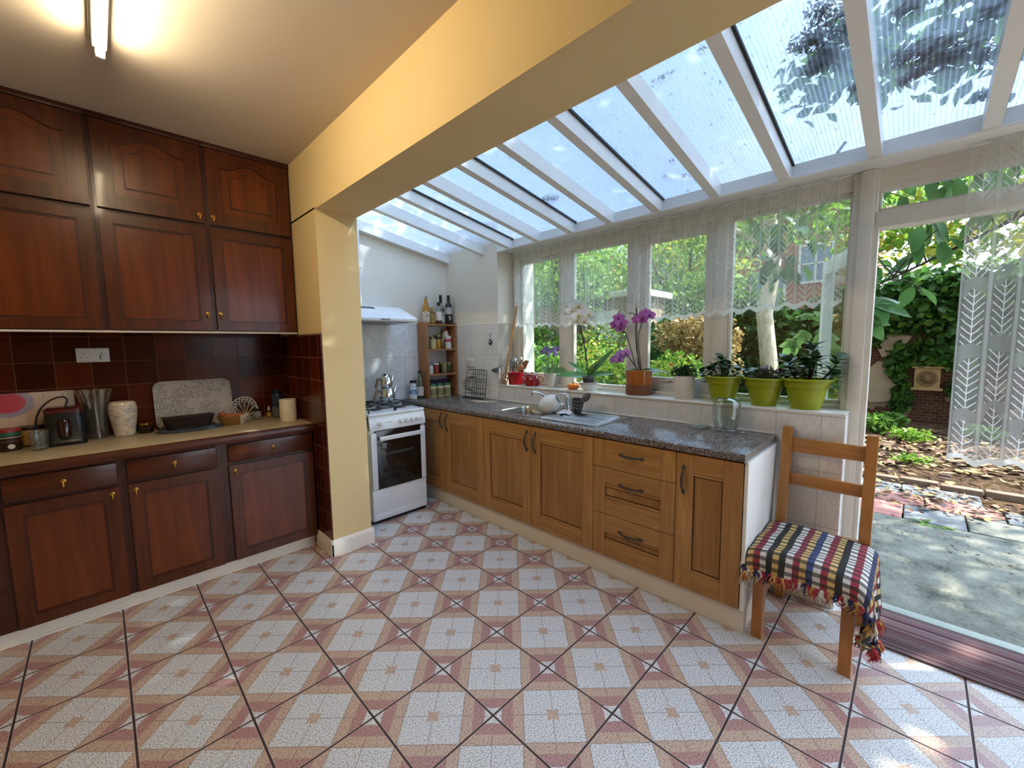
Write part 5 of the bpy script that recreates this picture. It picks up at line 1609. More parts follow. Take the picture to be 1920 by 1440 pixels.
for pts in ([(c[0], c[1], 1.225), (c[0], c[1] + .02, 1.45), (2.77, 1.468, 1.69)], [(c[0] + .01, c[1] - .01, 1.225), (c[0] + .012, c[1] + .035, 1.45), (2.775, 1.475, 1.70)],
            [(c[0] - .01, c[1] + .01, 1.225), (c[0], 1.52, 1.42), (2.77, 1.56, 1.52), (2.76, 1.60, 1.575)],
            [(c[0], c[1] - .02, 1.225), (c[0], 1.455, 1.46), (2.77, 1.425, 1.58), (2.76, 1.40, 1.615), (2.755, 1.36, 1.625)],
            [(c[0], 1.47, 1.63), (2.77, 1.50, 1.655), (2.765, 1.53, 1.655)], [(c[0], 1.46, 1.25), (2.765, 1.52, 1.33), (2.755, 1.56, 1.36)]):
    b = MB(); stem_(b, pts, .0035); b.build('stem', stemm, t)
for fx, fy, fz, s_, m_ in ((2.745, 1.62, 1.575, .05, mag), (2.74, 1.575, 1.585, .05, mag), (2.745, 1.60, 1.625, .045, mag), (2.75, 1.59, 1.545, .04, mag),
                           (2.745, 1.445, 1.605, .046, mag), (2.74, 1.41, 1.605, .046, mag), (2.745, 1.385, 1.64, .048, mag), (2.75, 1.36, 1.63, .046, mag),
                           (2.735, 1.605, 1.325, .045, lil), (2.735, 1.57, 1.355, .045, lil), (2.74, 1.535, 1.365, .04, lil), (2.735, 1.63, 1.31, .04, lil), (2.735, 1.585, 1.315, .04, lil)):
    orchid_flower(t, 'flower', (fx, fy, fz), (FACE[0] + rnd.uniform(-.2, .2), FACE[1] + rnd.uniform(-.2, .2), rnd.uniform(-.1, .2)), s_, m_, magd, 5, 1.0)

# white ribbed pot, bushy plant with yellow flower
t = thing('potted_marigold', 'bushy green plant with one yellow-orange flower in a white ribbed pot', 'pot plant', (2.775, 1.11, ZL))
c = (2.765, 1.11, ZL)
b = MB(); b.lathe([(.062, 0), (.064, .004), (.066, .15), (.064, .153), (.060, .15), (.058, .13), (0, .128)], c, 64, cap1=False, wob=lambda a, z: 1 + .012 * math.cos(32 * a)); b.build('pot', plain('white_ribbed_pot', '#d8d0c2', .45), t)
b = MB(); b.lathe([(.058, .12), (0, .135)], c, 20); b.build('soil', plain('soil1', '#241a12', .95), t)
leaf_mesh('foliage', plain('marigold_leaf', '#33522a', .5, var=.2), [(c[0], c[1], c[2] + .175, .075, .085, .055, 330)], .026, 3, t, .1, .1)
b = MB(); stem_(b, [(c[0], c[1] + .03, c[2] + .13), (c[0] - .01, c[1] + .07, c[2] + .2), (c[0] - .02, c[1] + .085, c[2] + .225)], .002)
for k in range(6): stem_(b, [(c[0], c[1], c[2] + .12), (c[0] + rnd.uniform(-.05, .05), c[1] + rnd.uniform(-.05, .05), c[2] + .19)], .002)
b.build('stem', plain('green_stem', '#3f5a2c', .5), t)
b = MB()
for k in range(3): petals(b, (c[0] - .02, c[1] + .085, c[2] + .225 + .004 * k), (-.5, -.4, .7), .018 - .003 * k, 9, .5)
b.build('flower', plain('marigold_flower', '#cc8a22', .6, var=.15), t)

# three lime pots
lime = plain('lime_plastic', '#8f9a12', .35, var=.04)
soil2 = plain('potting_soil', '#2a1e14', .95, bump=.6)
def lime_pot(label, cat, cy, r, h, name='potted_plant', cx=2.76):
    t = thing(name, label, cat, (cx, cy, ZL), 'lime green flower pots')
    c = (cx, cy, ZL)
    k = r / .115
    b = MB(); b.lathe([(.064 * k, .003), (.068 * k, 0), (.070 * k, .006), (.083 * k, h * .36), (.094 * k, h * .70), (.102 * k, h * .705), (.103 * k, h * .73), (.108 * k, h * .92), (.120 * k, h * .925), (.122 * k, h * .95), (.122 * k, h * .985), (.118 * k, h), (.106 * k, h * .985), (.098 * k, h * .82), (0, h * .80)], c, 48, cap1=False)
    b.build('pot', lime, t, smooth=25)
    b = MB(); b.lathe([(.099 * k, h * .79), (.05, h * .85), (0, h * .84)], c, 24); b.build('soil', soil2, t)
    return t, Vector(c)
jade = plain('jade_leaf', '#3a5a38', .38, var=.15, nscale=8, coat=.15)
jade_stem = plain('jade_stem', '#4a3f2c', .7)
def rosette(t, tip, d, n, ln, wd, r0=0, seed=0, mat=None):
    rr_ = random.Random(seed)
    b = MB(); d = Vector(d).normalized(); u = d.orthogonal().normalized(); v = d.cross(u)
    for k in range(n):
        a = k * 2.4 + r0
        up_ = 1.1 - .95 * k / n if n > 1 else .5
        dd = u * math.cos(a) + v * math.sin(a) + d * (.95 - 1.15 * k / n)
        b.leaf(Vector(tip) - d * (.012 * k * .55), dd, d, ln * rr_.uniform(.75, 1.15), wd * rr_.uniform(.85, 1.1), .18, 4, .2, 1.25)
    b.build('leaf_rosette', mat or jade, t)
def branch(t, c, tip, r=.006, bow=.02):
    tip = Vector(tip); m = c.lerp(tip, .5) + Vector((0, 0, -bow))
    b = MB(); b.tube([c, m, tip], [r, r * .9, r * .7], 7); b.build('stem', jade_stem, t)
t, c = lime_pot('green-leaved kalanchoe in the lime pot nearest the white ribbed pot', 'pot plant', .862, .108, .165)
c0 = c + Vector((0, 0, .135))
for i, (dx, dy, dz_, n, ln) in enumerate(((-.01, .015, .25, 9, .05), (-.03, .05, .21, 8, .05), (.0, -.03, .215, 8, .045), (-.035, .12, .165, 8, .055), (.02, -.075, .19, 8, .05), (.03, -.13, .17, 9, .055), (-.05, -.02, .19, 7, .045), (.04, .03, .22, 7, .045), (.02, -.15, .12, 7, .05), (.0, .085, .175, 7, .05))):
    branch(t, c0 + Vector((dx * .1, dy * .15, .0)), c + Vector((dx, dy, dz_)), .0045)
    rosette(t, c + Vector((dx, dy, dz_ + .02)), (dx * 2, dy * 2, .8), n + 2, ln * 1.2, .046, i, i)
t, c = lime_pot('low plant with fading white and purple flower heads in the middle lime pot', 'pot plant', .635, .109, .165)
leaf_mesh('foliage', plain('heather_leaf', '#3c4a30', .6, var=.25), [(c.x, c.y, c.z + .175, .085, .095, .045, 420)], .024, 7, t, -.6, .1, .3)
for px, py, pz, mm in ((-.03, -.005, .215, plain('faded_flower', '#a9909c', .7)), (-.0, -.075, .195, plain('purple_flower', '#5a2146', .6))):
    b = MB()
    for k in range(3): petals(b, c + Vector((px, py, pz + .006 * k)), (-.4, -.3, .8), .026 - .004 * k, 10, .35, .5)
    b.build('flower_head', mm, t)
b = MB()
for k in range(26):
    a = rnd.uniform(0, 2 * PI); r = rnd.uniform(.0, .075)
    p = c + Vector((r * math.cos(a), r * math.sin(a), .14))
    stem_(b, [p, p + Vector((rnd.uniform(-.02, .02), rnd.uniform(-.02, .02), rnd.uniform(.06, .115)))], .0018)
b.build('stem', plain('dry_stem', '#4f4a34', .8), t)
t, c = lime_pot('tall branching succulent in the lime pot nearest the garden door', 'pot plant', .432, .116, .17)
c0 = c + Vector((0, 0, .135))
for i, (dx, dy, dz_, n, ln) in enumerate(((-.02, .085, .255, 12, .065), (0.0, -.02, .335, 13, .065), (-.01, -.03, .265, 11, .065), (-.02, -.01, .23, 8, .06), (.01, -.125, .265, 12, .062), (.0, -.115, .19, 9, .065), (-.03, .05, .2, 7, .05), (.03, .02, .24, 8, .05))):
    branch(t, c0 + Vector((dx * .4, dy * .3, 0)), c + Vector((dx, dy, dz_ - .02)), .006, .01)
    rosette(t, c + Vector((dx, dy, dz_ + .01)), (dx, dy * 1.5, .9), n + 2, ln * 1.15, .048, i * 1.3, i + 20)

# ------------------------------------------------------------------ lace curtains
def lace():
    t = NT('lace_net')
    U = t.sep(t.uv())
    u, v = U[0], U[1]      # metres along the cloth, metres above the hem
    per = .12
    fu = t.m('FRACT', t.m('DIVIDE', u, per))
    d = t.m('MULTIPLY', t.m('ABSOLUTE', t.m('SUBTRACT', fu, .5)), per)
    wob = t.m('MULTIPLY', t.noise(t.uv(), 22, 2), .012)
    row = t.m('FRACT', t.m('DIVIDE', t.m('SUBTRACT', t.m('ADD', v, wob), t.m('MULTIPLY', d, 1.25)), .034))
    chev = t.m('LESS_THAN', row, .2)
    chev = t.m('MULTIPLY', chev, t.m('LESS_THAN', d, .044))
    stem = t.m('LESS_THAN', d, .0022)
    wnz = t.n('ShaderNodeTexWhiteNoise'); wnz.noise_dimensions = '1D'
    t.put(wnz.inputs['W'], t.m('FLOOR', t.m('DIVIDE', u, per)))
    v2 = t.m('FRACT', t.m('ADD', t.m('DIVIDE', v, .30), t.m('MULTIPLY', wnz.outputs[0], .35)))
    motif = t.m('LESS_THAN', t.m('ADD', v2, t.m('MULTIPLY', t.noise(t.uv(), 14, 1), .5)), 1.02)
    mot = t.m('MULTIPLY', t.m('MAXIMUM', chev, stem), motif)
    colm = t.m('GREATER_THAN', d, .052)
    hole = t.m('MULTIPLY', t.m('LESS_THAN', d, .048), motif)
    base = t.m('SUBTRACT', .30, t.m('MULTIPLY', hole, .09))
    a = t.m('MAXIMUM', base, t.m('MULTIPLY', mot, .8))
    a = t.m('MAXIMUM', a, t.m('MULTIPLY', colm, .5))
    hem = t.m('LESS_THAN', v, t.m('ADD', .022, t.m('MULTIPLY', t.m('ABSOLUTE', t.m('SUBTRACT', fu, .5)), .014)))
    a = t.m('MAXIMUM', a, t.m('MULTIPLY', hem, .85))
    cloth = t.mixs(.55, t.sh('ShaderNodeBsdfDiffuse', Color=lin('#e6e6e2')), t.sh('ShaderNodeBsdfTranslucent', Color=lin('#ecece8')))
    return t.done(t.mixs(a, t.sh('ShaderNodeBsdfTransparent'), cloth))
M['lace'] = lace()
def curtain(label, x, y0, y1, ztop, zbot, pleat, amp, seed, flare=0):
    """pleated net hanging in the plane x; zbot(u) gives the hem height"""
    r = random.Random(seed)
    ph = [r.uniform(0, 6.28) for _ in range(4)]
    ln = abs(y1 - y0)
    nu = int(ln / .0075)
    def fold(s, v):
        k = .25 + .75 * v
        return amp * k * (math.sin(2 * PI * s / pleat + ph[0] + 1.2 * math.sin(s * 5 + ph[1])) + .45 * math.sin(2 * PI * s / (pleat * .43) + ph[2]))
    def fn(u, v):
        s = u * ln
        zb = zbot(u) + .012 - .03 * (2 * abs(((s * 1.35) / .12) % 1 - .5))
        y = y0 + (y1 - y0) * u + .010 * v * math.sin(s * 9 + ph[3])
        if flare: y += flare * v * (1 - u)
        return (x + fold(s, v), y, ztop + (zb - ztop) * v)
    b = MB(); b.surf(fn, nu, 30, lambda u, v: (u * ln * 1.35, (ztop - zbot(u)) * (1 - v)))
    t = thing('lace_curtain', label, 'curtain', (x, (y0 + y1) / 2, zbot(.5)))
    b.build('net', M['lace'], t, smooth=180)
    b = MB(); b.tube([(x, y0, ztop - .012), (x, y1, ztop - .012)], .004, 8); b.build('curtain_wire', M['plastic'], t)
curtain('short white lace net curtain across the tops of the four windows', 2.80, 2.745, .30, 2.296, lambda u: 1.612 - .028 * math.sin(PI * min(1, u * 1.15)) + .02 * u, .135, .016, 3)
curtain('long white lace net curtain hanging in the garden doorway', 2.80, -.115, -.74, 2.30, lambda u: .872, .21, .042, 8, .0)

# ------------------------------------------------------------------ chair with checked cloth
t = thing('dining_chair', 'plain pine ladder-back chair at the end of the oak units', 'chair', (2.36, .32, 0))
def leg(x, y, z1, xt, w=.044, d=.05, yt=None):
    b = MB(); yt = y if yt is None else yt
    b.loft([[(x - d / 2, y - w / 2, 0), (x + d / 2, y - w / 2, 0), (x + d / 2, y + w / 2, 0), (x - d / 2, y + w / 2, 0)],
            [(xt - d / 2, yt - w / 2, z1), (xt + d / 2, yt - w / 2, z1), (xt + d / 2, yt + w / 2, z1), (xt - d / 2, yt + w / 2, z1)]])
    return b
YL, YR = .483, .148
leg(2.175, YL, .425, 2.175).build('leg', M['pine'], t, smooth=20)
leg(2.175, YR, .425, 2.175).build('leg', M['pine'], t, smooth=20)
def back_leg(y):
    b = MB(); w = .044
    P = [(2.60, 0), (2.645, 0), (2.588, .42), (2.662, .968), (2.62, .968), (2.545, .42)]
    b.prism([(2.60, 0), (2.645, 0), (2.59, .45), (2.658, .972), (2.618, .972), (2.545, .45)], 'y', y - w / 2, y + w / 2)
    return b
back_leg(YL).build('back_post', M['pine'], t, smooth=20)
back_leg(YR - .015).build('back_post', M['pine'], t, smooth=20)
for z0, z1, x in ((.838, .915, 2.632), (.662, .725, 2.612)):
    b = MB(); b.box(x - .011, x + .011, YR, YL, z0, z1, .003); b.build('back_rail', M['pine_h'], t)
b = MB(); b.box(2.165, 2.185, YR, YL, .36, .425); b.box(2.555, 2.575, YR - .01, YL, .36, .44); b.build('seat_rail', M['pine_h'], t)
for y in (YL, YR):
    b = MB(); b.box(2.18, 2.58, y - .010, y + .010, .365, .425); b.build('seat_rail', M['pine_h'], t)
    b = MB(); b.tube([(2.18, y, .18), (2.61, y, .21)], .011, 8, flat=1.6); b.build('stretcher', M['pine_h'], t)
b = MB(); b.box(2.15, 2.60, .112, .518, .425, .446, .006); b.build('seat', M['pine_h'], t)

def plaid():
    t = NT('checked_cotton')
    U = t.sep(t.uv())
    wn_ = t.m('ADD', U[0], t.m('MULTIPLY', t.noise(t.uv(), 12, 2), .006))
    cols = ['#a03040', '#d8d4cc', '#26355f', '#cfae6c', '#94283a', '#d8d4cc', '#17171b', '#cfae6c', '#222a26', '#d8d4cc', '#8d3040', '#cfae6c', '#2c4378', '#d8d4cc', '#94283a', '#cfae6c', '#141418', '#d8d4cc']
    n = len(cols)
    warp = t.ramp(t.m('FRACT', t.m('DIVIDE', wn_, .46)), [(i / n, c_) for i, c_ in enumerate(cols)], 'CONSTANT')
    fv = t.m('FRACT', t.m('DIVIDE', t.m('ADD', U[1], t.m('MULTIPLY', t.noise(t.uv(), 9, 2), .006)), .038))
    weft = t.m('LESS_THAN', fv, .48)
    tw = t.m('FRACT', t.m('MULTIPLY', t.m('ADD', U[0], U[1]), 260))
    col = t.mix(t.m('MULTIPLY', weft, .8), warp, '#17161a')
    col = t.mix(t.m('MULTIPLY', t.m('LESS_THAN', tw, .4), .12), col, '#e0dcd4')
    return t.done(t.bsdf(col, .9, 0, .1))
t = thing('checked_cloth', 'fringed multicoloured checked cotton cloth draped over the chair seat', 'cloth', (2.35, .32, .45))
sxa, sxb, sya, syb = 2.128, 2.56, .095, .532     # folded edges of the seat
SZ = .452
def drape(u, v):
    """u along y (left to right seen from the room), v from the back rail to the front hem"""
    ys = .60 - u * (.60 - (-.13))
    xs = 2.541 - v * .506
    x, y, z = xs, ys, SZ + .012 * math.sin(PI * min(1, max(0, (ys - sya) / (syb - sya)))) + .004 * math.sin(xs * 31 + ys * 11)
    fx, fl, fr = max(0, sxa + .03 - xs), max(0, ys - syb + .03), max(0, sya + .03 - ys)
    def fall(d, r=.045):
        if d <= 0: return 0, 0
        a = min(d / r, PI / 2)
        return r * math.sin(a) , r * (1 - math.cos(a)) + max(0, d - r * PI / 2)
    if fx: h, dz_ = fall(fx); x = sxa + .03 - h; z -= dz_
    if fl: h, dz_ = fall(fl); y = syb - .03 + h; z -= dz_
    if fr: h, dz_ = fall(fr, .05); y = sya + .03 - h; z -= dz_
    if fr and xs < 2.25: z -= .25 * fr * (2.25 - xs) / .2
    hang = max(0, SZ - .03 - z)
    y += .10 * hang * math.sin(xs * 46) * (1 if fr or fl else 0) * 1.2
    x += .12 * hang * math.sin(ys * 42 + 1) * (1 if fx else 0)
    return (x, y, max(z, .2))
b = MB(); b.surf(drape, 84, 56, lambda u, v: (u * .73, v * .53))
b.build('cloth', plaid(), t, smooth=180, solid=.003)
fr_m = [plain('fringe_red', '#a3323a', .9), plain('fringe_yellow', '#c2924a', .9), plain('fringe_white', '#cfc8be', .9), plain('fringe_navy', '#2a3350', .9)]
b = MB()
r_ = random.Random(11)
edge = [(i / 46, 1.0) for i in range(47)] + [(1.0, .5 + i / 24 * .5) for i in range(24)]
for k, (u, v) in enumerate(edge):
    p = Vector(drape(u, v))
    b.mi = r_.choice([0, 0, 1, 2, 3]) if k % 1 == 0 else 0
    outw = Vector((-1, 0, 0)) if v == 1.0 and u < .9 else Vector((-.3, -.7, 0))
    for q in range(5):
        a = p + Vector((r_.uniform(-.006, .006), r_.uniform(-.008, .008), .003))
        m_ = a + outw * r_.uniform(.002, .016) + Vector((0, r_.uniform(-.012, .012), -.018))
        e = a + outw * r_.uniform(-.004, .02) + Vector((0, r_.uniform(-.02, .02), -r_.uniform(.03, .055)))
        b.tube([a, m_, e], [.0035, .003, .0012], 5)
    b.ball(p + outw * .004, (.007, .008, .008), 7, 5)
b.build('fringe', fr_m, t)

# ------------------------------------------------------------------ door mat
tm = NT('striped_rag_weave')
o_ = tm.sep(tm.obj())
n1 = tm.noise(tm.comb(tm.m('MULTIPLY', o_[0], 105), 0, 0), 1, 3, .7)
n2 = tm.noise(tm.comb(tm.m('MULTIPLY', o_[0], 24), 3, 0), 1, 2)
f_ = tm.m('ADD', tm.m('MULTIPLY', n1, .8), tm.m('MULTIPLY', n2, .3))
mc = tm.ramp(f_, [(.34, '#1a171b'), (.43, '#57303a'), (.47, '#232024'), (.53, '#6a3a44'), (.57, '#8a7f7e'), (.60, '#2c2428'), (.66, '#a5938c')])
mat_m = tm.done(tm.bsdf(mc, .95, 0, .1, tm.bump(tm.noise(tm.comb(tm.m('MULTIPLY', o_[0], 200), tm.m('MULTIPLY', o_[1], 60), 0), 1, 2), .5, .004)))
t = thing('door_mat', 'dark red and black striped woven mat inside the garden door', 'mat', (2.66, -.35, 0))
b = MB(); b.box(2.485, 2.838, -.95, .062, .001, .012, .004); b.build('mat', mat_m, t)
b = MB()
for i in range(44): b.tube([(2.49 + i * .0079, .062, .007), (2.49 + i * .0079 + r_.uniform(-.003, .003), .062 + .012, .004)], .0018, 5)
b.build('fringe', plain('mat_fringe', '#4a2630', .95), t)

# ------------------------------------------------------------------ the garden
def leafm(name, c, c2, tl=.45, rough=.45):
    t = NT(name)
    info = t.noise(t.obj(), 5, 2)
    col = t.mix(t.m('MULTIPLY', t.m('SUBTRACT', info, .3), 2.2, clamp=True), c, c2)
    p = t.bsdf(col, rough, 0, .4)
    return t.done(t.mixs(tl, p, t.sh('ShaderNodeBsdfTranslucent', Color=col)))
LF = {
    'bright': leafm('bright_leaf', '#5c8a2e', '#8fb040'),
    'mid': leafm('mid_leaf', '#47702c', '#6f9238'),
    'dark': leafm('dark_leaf', '#2c4a22', '#456a30', .3),
    'ivy': leafm('ivy_leaf', '#35602b', '#5c8c3a', .35, .35),
    'yel': leafm('yellow_green_leaf', '#94a53a', '#c0b64a'),
    'far': leafm('far_leaf', '#6f8f4a', '#9db56a'),
    'dry': leafm('dry_leaf', '#8f7648', '#b39a66', .3),
    'big': leafm('large_leaf', '#3c6a34', '#5f8c48', .4, .35),
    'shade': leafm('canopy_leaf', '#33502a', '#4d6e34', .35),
}
bark_m = plain('brown_bark', '#4a3b2c', .95, var=.3, nscale=14, bump=.7, bscale=30)
ZG = -.08
def soil_mat():
    t = NT('leaf_strewn_soil')
    n = t.noise(t.pos(), 38, 5, .75); n2 = t.noise(t.pos(), 3, 3)
    col = t.ramp(t.m('ADD', t.m('MULTIPLY', n, .8), t.m('MULTIPLY', n2, .25)), [(.35, '#211a14'), (.5, '#453627'), (.62, '#6b543d'), (.72, '#8d765a')])
    return t.done(t.bsdf(col, .95, 0, .1, t.bump(n, .9, .02)))
def concrete():
    t = NT('old_concrete')
    n = t.noise(t.pos(), 5, 6, .7); n2 = t.noise(t.pos(), 60, 3)
    col = t.ramp(t.m('ADD', t.m('MULTIPLY', n, .75), t.m('MULTIPLY', n2, .25)), [(.36, '#43453e'), (.48, '#686b62'), (.66, '#84877d')])
    return t.done(t.bsdf(col, .8, 0, .2, t.bump(n2, .3, .004)))
conc = concrete()
b = MB(); b.box(4.9, 60, -40, 60, -.6, ZG - .01); struct('ground_garden', b, soil_mat())
b = MB(); b.box(2.90, 4.72, -6, 12, -.4, ZG); struct('ground_patio', b, conc)
# paving slabs between patio and bed
red_s = NT('red_paving'); n_ = red_s.noise(red_s.pos(), 9, 5, .7)
red_pm = red_s.done(red_s.bsdf(red_s.ramp(n_, [(.36, '#5f6462'), (.46, '#a06b60'), (.7, '#b88478')]), .85))
gry = NT('grey_paving'); n_ = gry.noise(gry.pos(), 8, 5, .7)
gry_pm = gry.done(gry.bsdf(gry.ramp(n_, [(.35, '#4f5456'), (.6, '#6d7274'), (.75, '#888c8b')]), .8))
SL = [(4.73, 5.13, .02, .52, red_pm, 'flaking red paving slab by the patio edge, seen past the chair back'), (4.73, 5.13, -.36, .01, gry_pm, 'pale grey paving slab in the first row beyond the concrete'),
      (4.73, 5.13, -.86, -.37, conc, 'dark grey paving slab beyond the long joint in the concrete'), (5.14, 5.5, -.12, .42, red_pm, 'red paving slab in the second row from the concrete'),
      (5.14, 5.5, -.6, -.13, red_pm, 'red paving slab in the second row, partly under fallen leaves'), (5.51, 5.85, .05, .6, gry_pm, 'blue-grey slab in the row next to the brick edging'), (5.51, 5.85, -.5, .04, gry_pm, 'grey slab next to the brick edging, strewn with leaves'),
      (5.14, 5.5, -1.1, -.61, gry_pm, 'grey slab in the second row, behind the long curtain'), (4.73, 5.13, .53, 1.1, gry_pm, 'grey slab behind the chair back beside the door post')]
for x0, x1, y0, y1, mm, lb in SL:
    b = MB(); b.box(x0, x1, y0, y1, -.2, ZG + .004 + .002 * ((x0 * 7) % 1), .006, 1)
    tag(b.build('paving_slab', mm), lb, 'paving slab', 'garden paving slabs')
brk = plain('edging_brick', '#7d6a58', .9, var=.25, nscale=20, bump=.4)
BL = ['brick of the bed edging behind the chair post', 'second brick of the bed edging from the chair post', 'third brick of the bed edging from the chair post', 'brick of the bed edging in front of the long curtain', 'last visible brick of the bed edging, by the picture border']
for i in range(5):
    y = .36 - i * .30
    b = MB(); b.box(5.90 + .015 * (i % 2), 6.0 + .015 * (i % 2), y - .285, y, -.2, ZG + .045 + .008 * ((i * 3) % 2), .008)
    tag(b.build('edging_brick', brk), BL[i], 'brick', 'bed edging bricks')
# fallen leaves
rs = np.random.default_rng(4)
def litter(name, label, n, x0, x1, y0, y1, size, mats, seed, z=ZG + .012):
    o = leaf_mesh(name, None, [((x0 + x1) / 2, (y0 + y1) / 2, z + .012, (x1 - x0) / 2, (y1 - y0) / 2, .012, n)], size, seed, None, 0, .02, .5, mats)
    me = o.data
    co = np.empty(len(me.vertices) * 3, np.float32); me.vertices.foreach_get('co', co); co = co.reshape(-1, 3)
    co[:, 2] = (co[:, 2] - co[:, 2].mean()) * .3
    me.vertices.foreach_set('co', co.ravel()); me.update()
    o.location.z = z + .012
    return tag(o, label, 'leaf litter', None, 'stuff')
fl = [plain('fallen_tan', '#8f7458', .8, var=.2), plain('fallen_brown', '#6b4a33', .85, var=.2), plain('fallen_yellow', '#9c8650', .8), plain('fallen_dark', '#3b2a20', .9)]
litter('leaf_litter', 'dry fallen leaves strewn over the flower bed soil beyond the bricks', 1500, 5.9, 9.8, -2.2, 2.5, .13, fl, 5)
litter('leaf_litter', 'dry fallen leaves and husks scattered on the paving slabs', 330, 4.9, 5.95, -1.3, .8, .075, fl, 6)
bits = litter('ground_husks', 'dark husks and twigs on the bare concrete', 60, 3.9, 4.9, -1, .3, .03, [fl[3], fl[1]], 9)

# garden wall at the back
def old_wall():
    t = NT('old_brick_wall')
    P = t.sep(t.pos())
    bt = t.n('ShaderNodeTexBrick')
    t.put(bt.inputs['Vector'], t.comb(P[1], P[2], 0))
    bt.inputs['Scale'].default_value = 4.4
    for k, c_ in (('Color1', '#7a5240'), ('Color2', '#5f4032'), ('Mortar', '#8a7d6c')): bt.inputs[k].default_value = lin(c_)
    n = t.noise(t.pos(), 1.6, 4, .6)
    col = t.mix(t.m('GREATER_THAN', n, .56), bt.outputs[0], '#b5a087')
    col = t.mix(.5, col, t.mix(t.noise(t.pos(), 9, 5), '#3a2c22', '#a58c74'), 'MULTIPLY')
    return t.done(t.bsdf(col, .95, 0, .1, t.bump(n, .4, .02)))
b = MB(); b.box(10.7, 10.95, -9, 5.2, ZG - .3, 2.05); b.box(10.66, 10.99, -9, 5.2, 2.05, 2.12); struct('wall_garden', b, old_wall())
plas = plain('pale_plaster', '#b09c80', .9, var=.15, nscale=6, bump=.3, bscale=20)
for i, (pts, lb) in enumerate((([(.62, .2), (.36, .25), (.22, .5), (.3, .8), (.36, 1.0), (.55, 1.02), (.75, .8), (.8, .4)], 'pale plaster patch low on the garden wall by the door post'), ([(.5, 1.1), (.32, 1.12), (.2, 1.3), (.1, 1.5), (.4, 1.55), (.62, 1.4)], 'pale plaster patch higher on the garden wall, under the ivy'))):
    b = MB(); b.prism(pts, 'x', 10.672, 10.6995)
    tag(b.build('plaster_patch', plas), lb, 'plaster')
# lion relief plaque
terra = plain('sandstone', '#a98a5c', .85, var=.15, nscale=12, bump=.4)
t = thing('wall_plaque', 'square sandstone plaque with a lion-head relief on the ivied garden wall', 'plaque', (10.65, -.15, .52))
b = MB(); b.box(10.6, 10.7, -.31, .03, .535, .92, .01); b.build('slab', terra, t)
b = MB(); b.box(10.57, 10.7, -.35, .07, .9, .945, .012); b.box(10.57, 10.7, -.35, .07, .5, .55, .012); b.build('moulding', terra, t)
dkt = plain('dark_sandstone', '#7d6440', .9, var=.2, bump=.4)
b = MB(); b.tube([(10.59, -.14 + .115 * math.cos(a), .725 + .125 * math.sin(a)) for a in [2 * PI * i / 24 for i in range(25)]], .022, 8); b.build('wreath', dkt, t)
b = MB(); Cx = Vector((10.585, -.14, .73))
b.ball(Cx, (.05, .06, .07), 14, 10); b.ball(Cx + Vector((-.035, 0, -.03)), (.04, .035, .03), 12, 8); b.ball(Cx + Vector((-.04, 0, .0)), (.02, .014, .03), 8, 6)
for s_ in (-1, 1): b.ball(Cx + Vector((-.035, s_ * .028, .02)), .012, 8, 6); b.ball(Cx + Vector((0, s_ * .055, .055)), .02, 8, 6)
for k in range(14):
    a = 2 * PI * k / 14
    b.ball(Cx + Vector((.01, .072 * math.cos(a), .08 * math.sin(a))), (.03, .022, .024), 8, 6)
b.build('lion_head', dkt, t)

# ivy on the wall
def tagl(o, label, cat='ivy', group=None): return tag(o, label, cat, group)
tagl(leaf_mesh('wall_ivy', None, [(10.55, -.6, 2.1, .35, 2.4, .62, 5200), (10.6, .9, 1.75, .3, .6, .55, 1300), (10.5, -2.4, 1.5, .3, 1.5, 1.0, 2600), (10.62, -.45, 1.2, .14, .7, .35, 700), (10.6, -.62, .5, .12, .2, .35, 240), (10.6, .2, .35, .1, .16, .35, 160), (10.62, .25, 1.0, .1, .2, .4, 200)], .13, 21, None, .6, .1, .8, [LF['ivy'], LF['mid'], LF['dark']]),
     'dense ivy covering the upper garden wall above the lion plaque')
tagl(leaf_mesh('wall_ivy', None, [(10.4, 3.2, 1.1, .5, 2.2, 1.35, 6500)], .13, 22, None, .6, .5, .8, [LF['dark'], LF['ivy'], LF['dark']]), 'dark ivy bank around the foot of the pale tree trunk')

# pale trunk
bt_ = NT('pale_bark')
nb = bt_.noise(bt_.scale(bt_.obj(), (6, 6, 2.2)), 3, 5, .6)
sp = bt_.m('GREATER_THAN', bt_.noise(bt_.scale(bt_.obj(), (9, 9, 22)), 1.3, 3, .6), .66)
pb = bt_.mix(bt_.m('MULTIPLY', sp, .7), bt_.ramp(nb, [(.3, '#b09a7c'), (.5, '#d3c4aa'), (.7, '#e2d8c4')]), '#4a3a2c')
pale_bark = bt_.done(bt_.bsdf(pb, .85, bump=None) if False else bt_.bsdf(pb, .85))
def tree(label, base, h, r, lean, blobs, mats, leaf, seed, bk=bark_m, branches=(), name='tree', shell=.35):
    t = thing(name, label, 'tree', base)
    B = Vector(base)
    T = B + Vector((lean[0], lean[1], h))
    b = MB()
    n = 9
    b.tube([B.lerp(T, i / n) + Vector((.05 * math.sin(i * 1.3 + seed), .05 * math.cos(i * 1.7 + seed), 0)) * (i > 0) for i in range(n + 1)], [r * (1.35 if i == 0 else 1.06 if i == 1 else 1 - .3 * i / n) for i in range(n + 1)], 14)
    b.build('trunk', bk, t)
    for pts, br in branches:
        b = MB(); b.tube(pts, [br * (1 - .6 * i / max(1, len(pts) - 1)) for i in range(len(pts))], 7); b.build('branch', bk, t)
    if blobs:
        leaf_mesh('crown', None, blobs, leaf, seed, t, .4, shell, .55, mats)
    return t
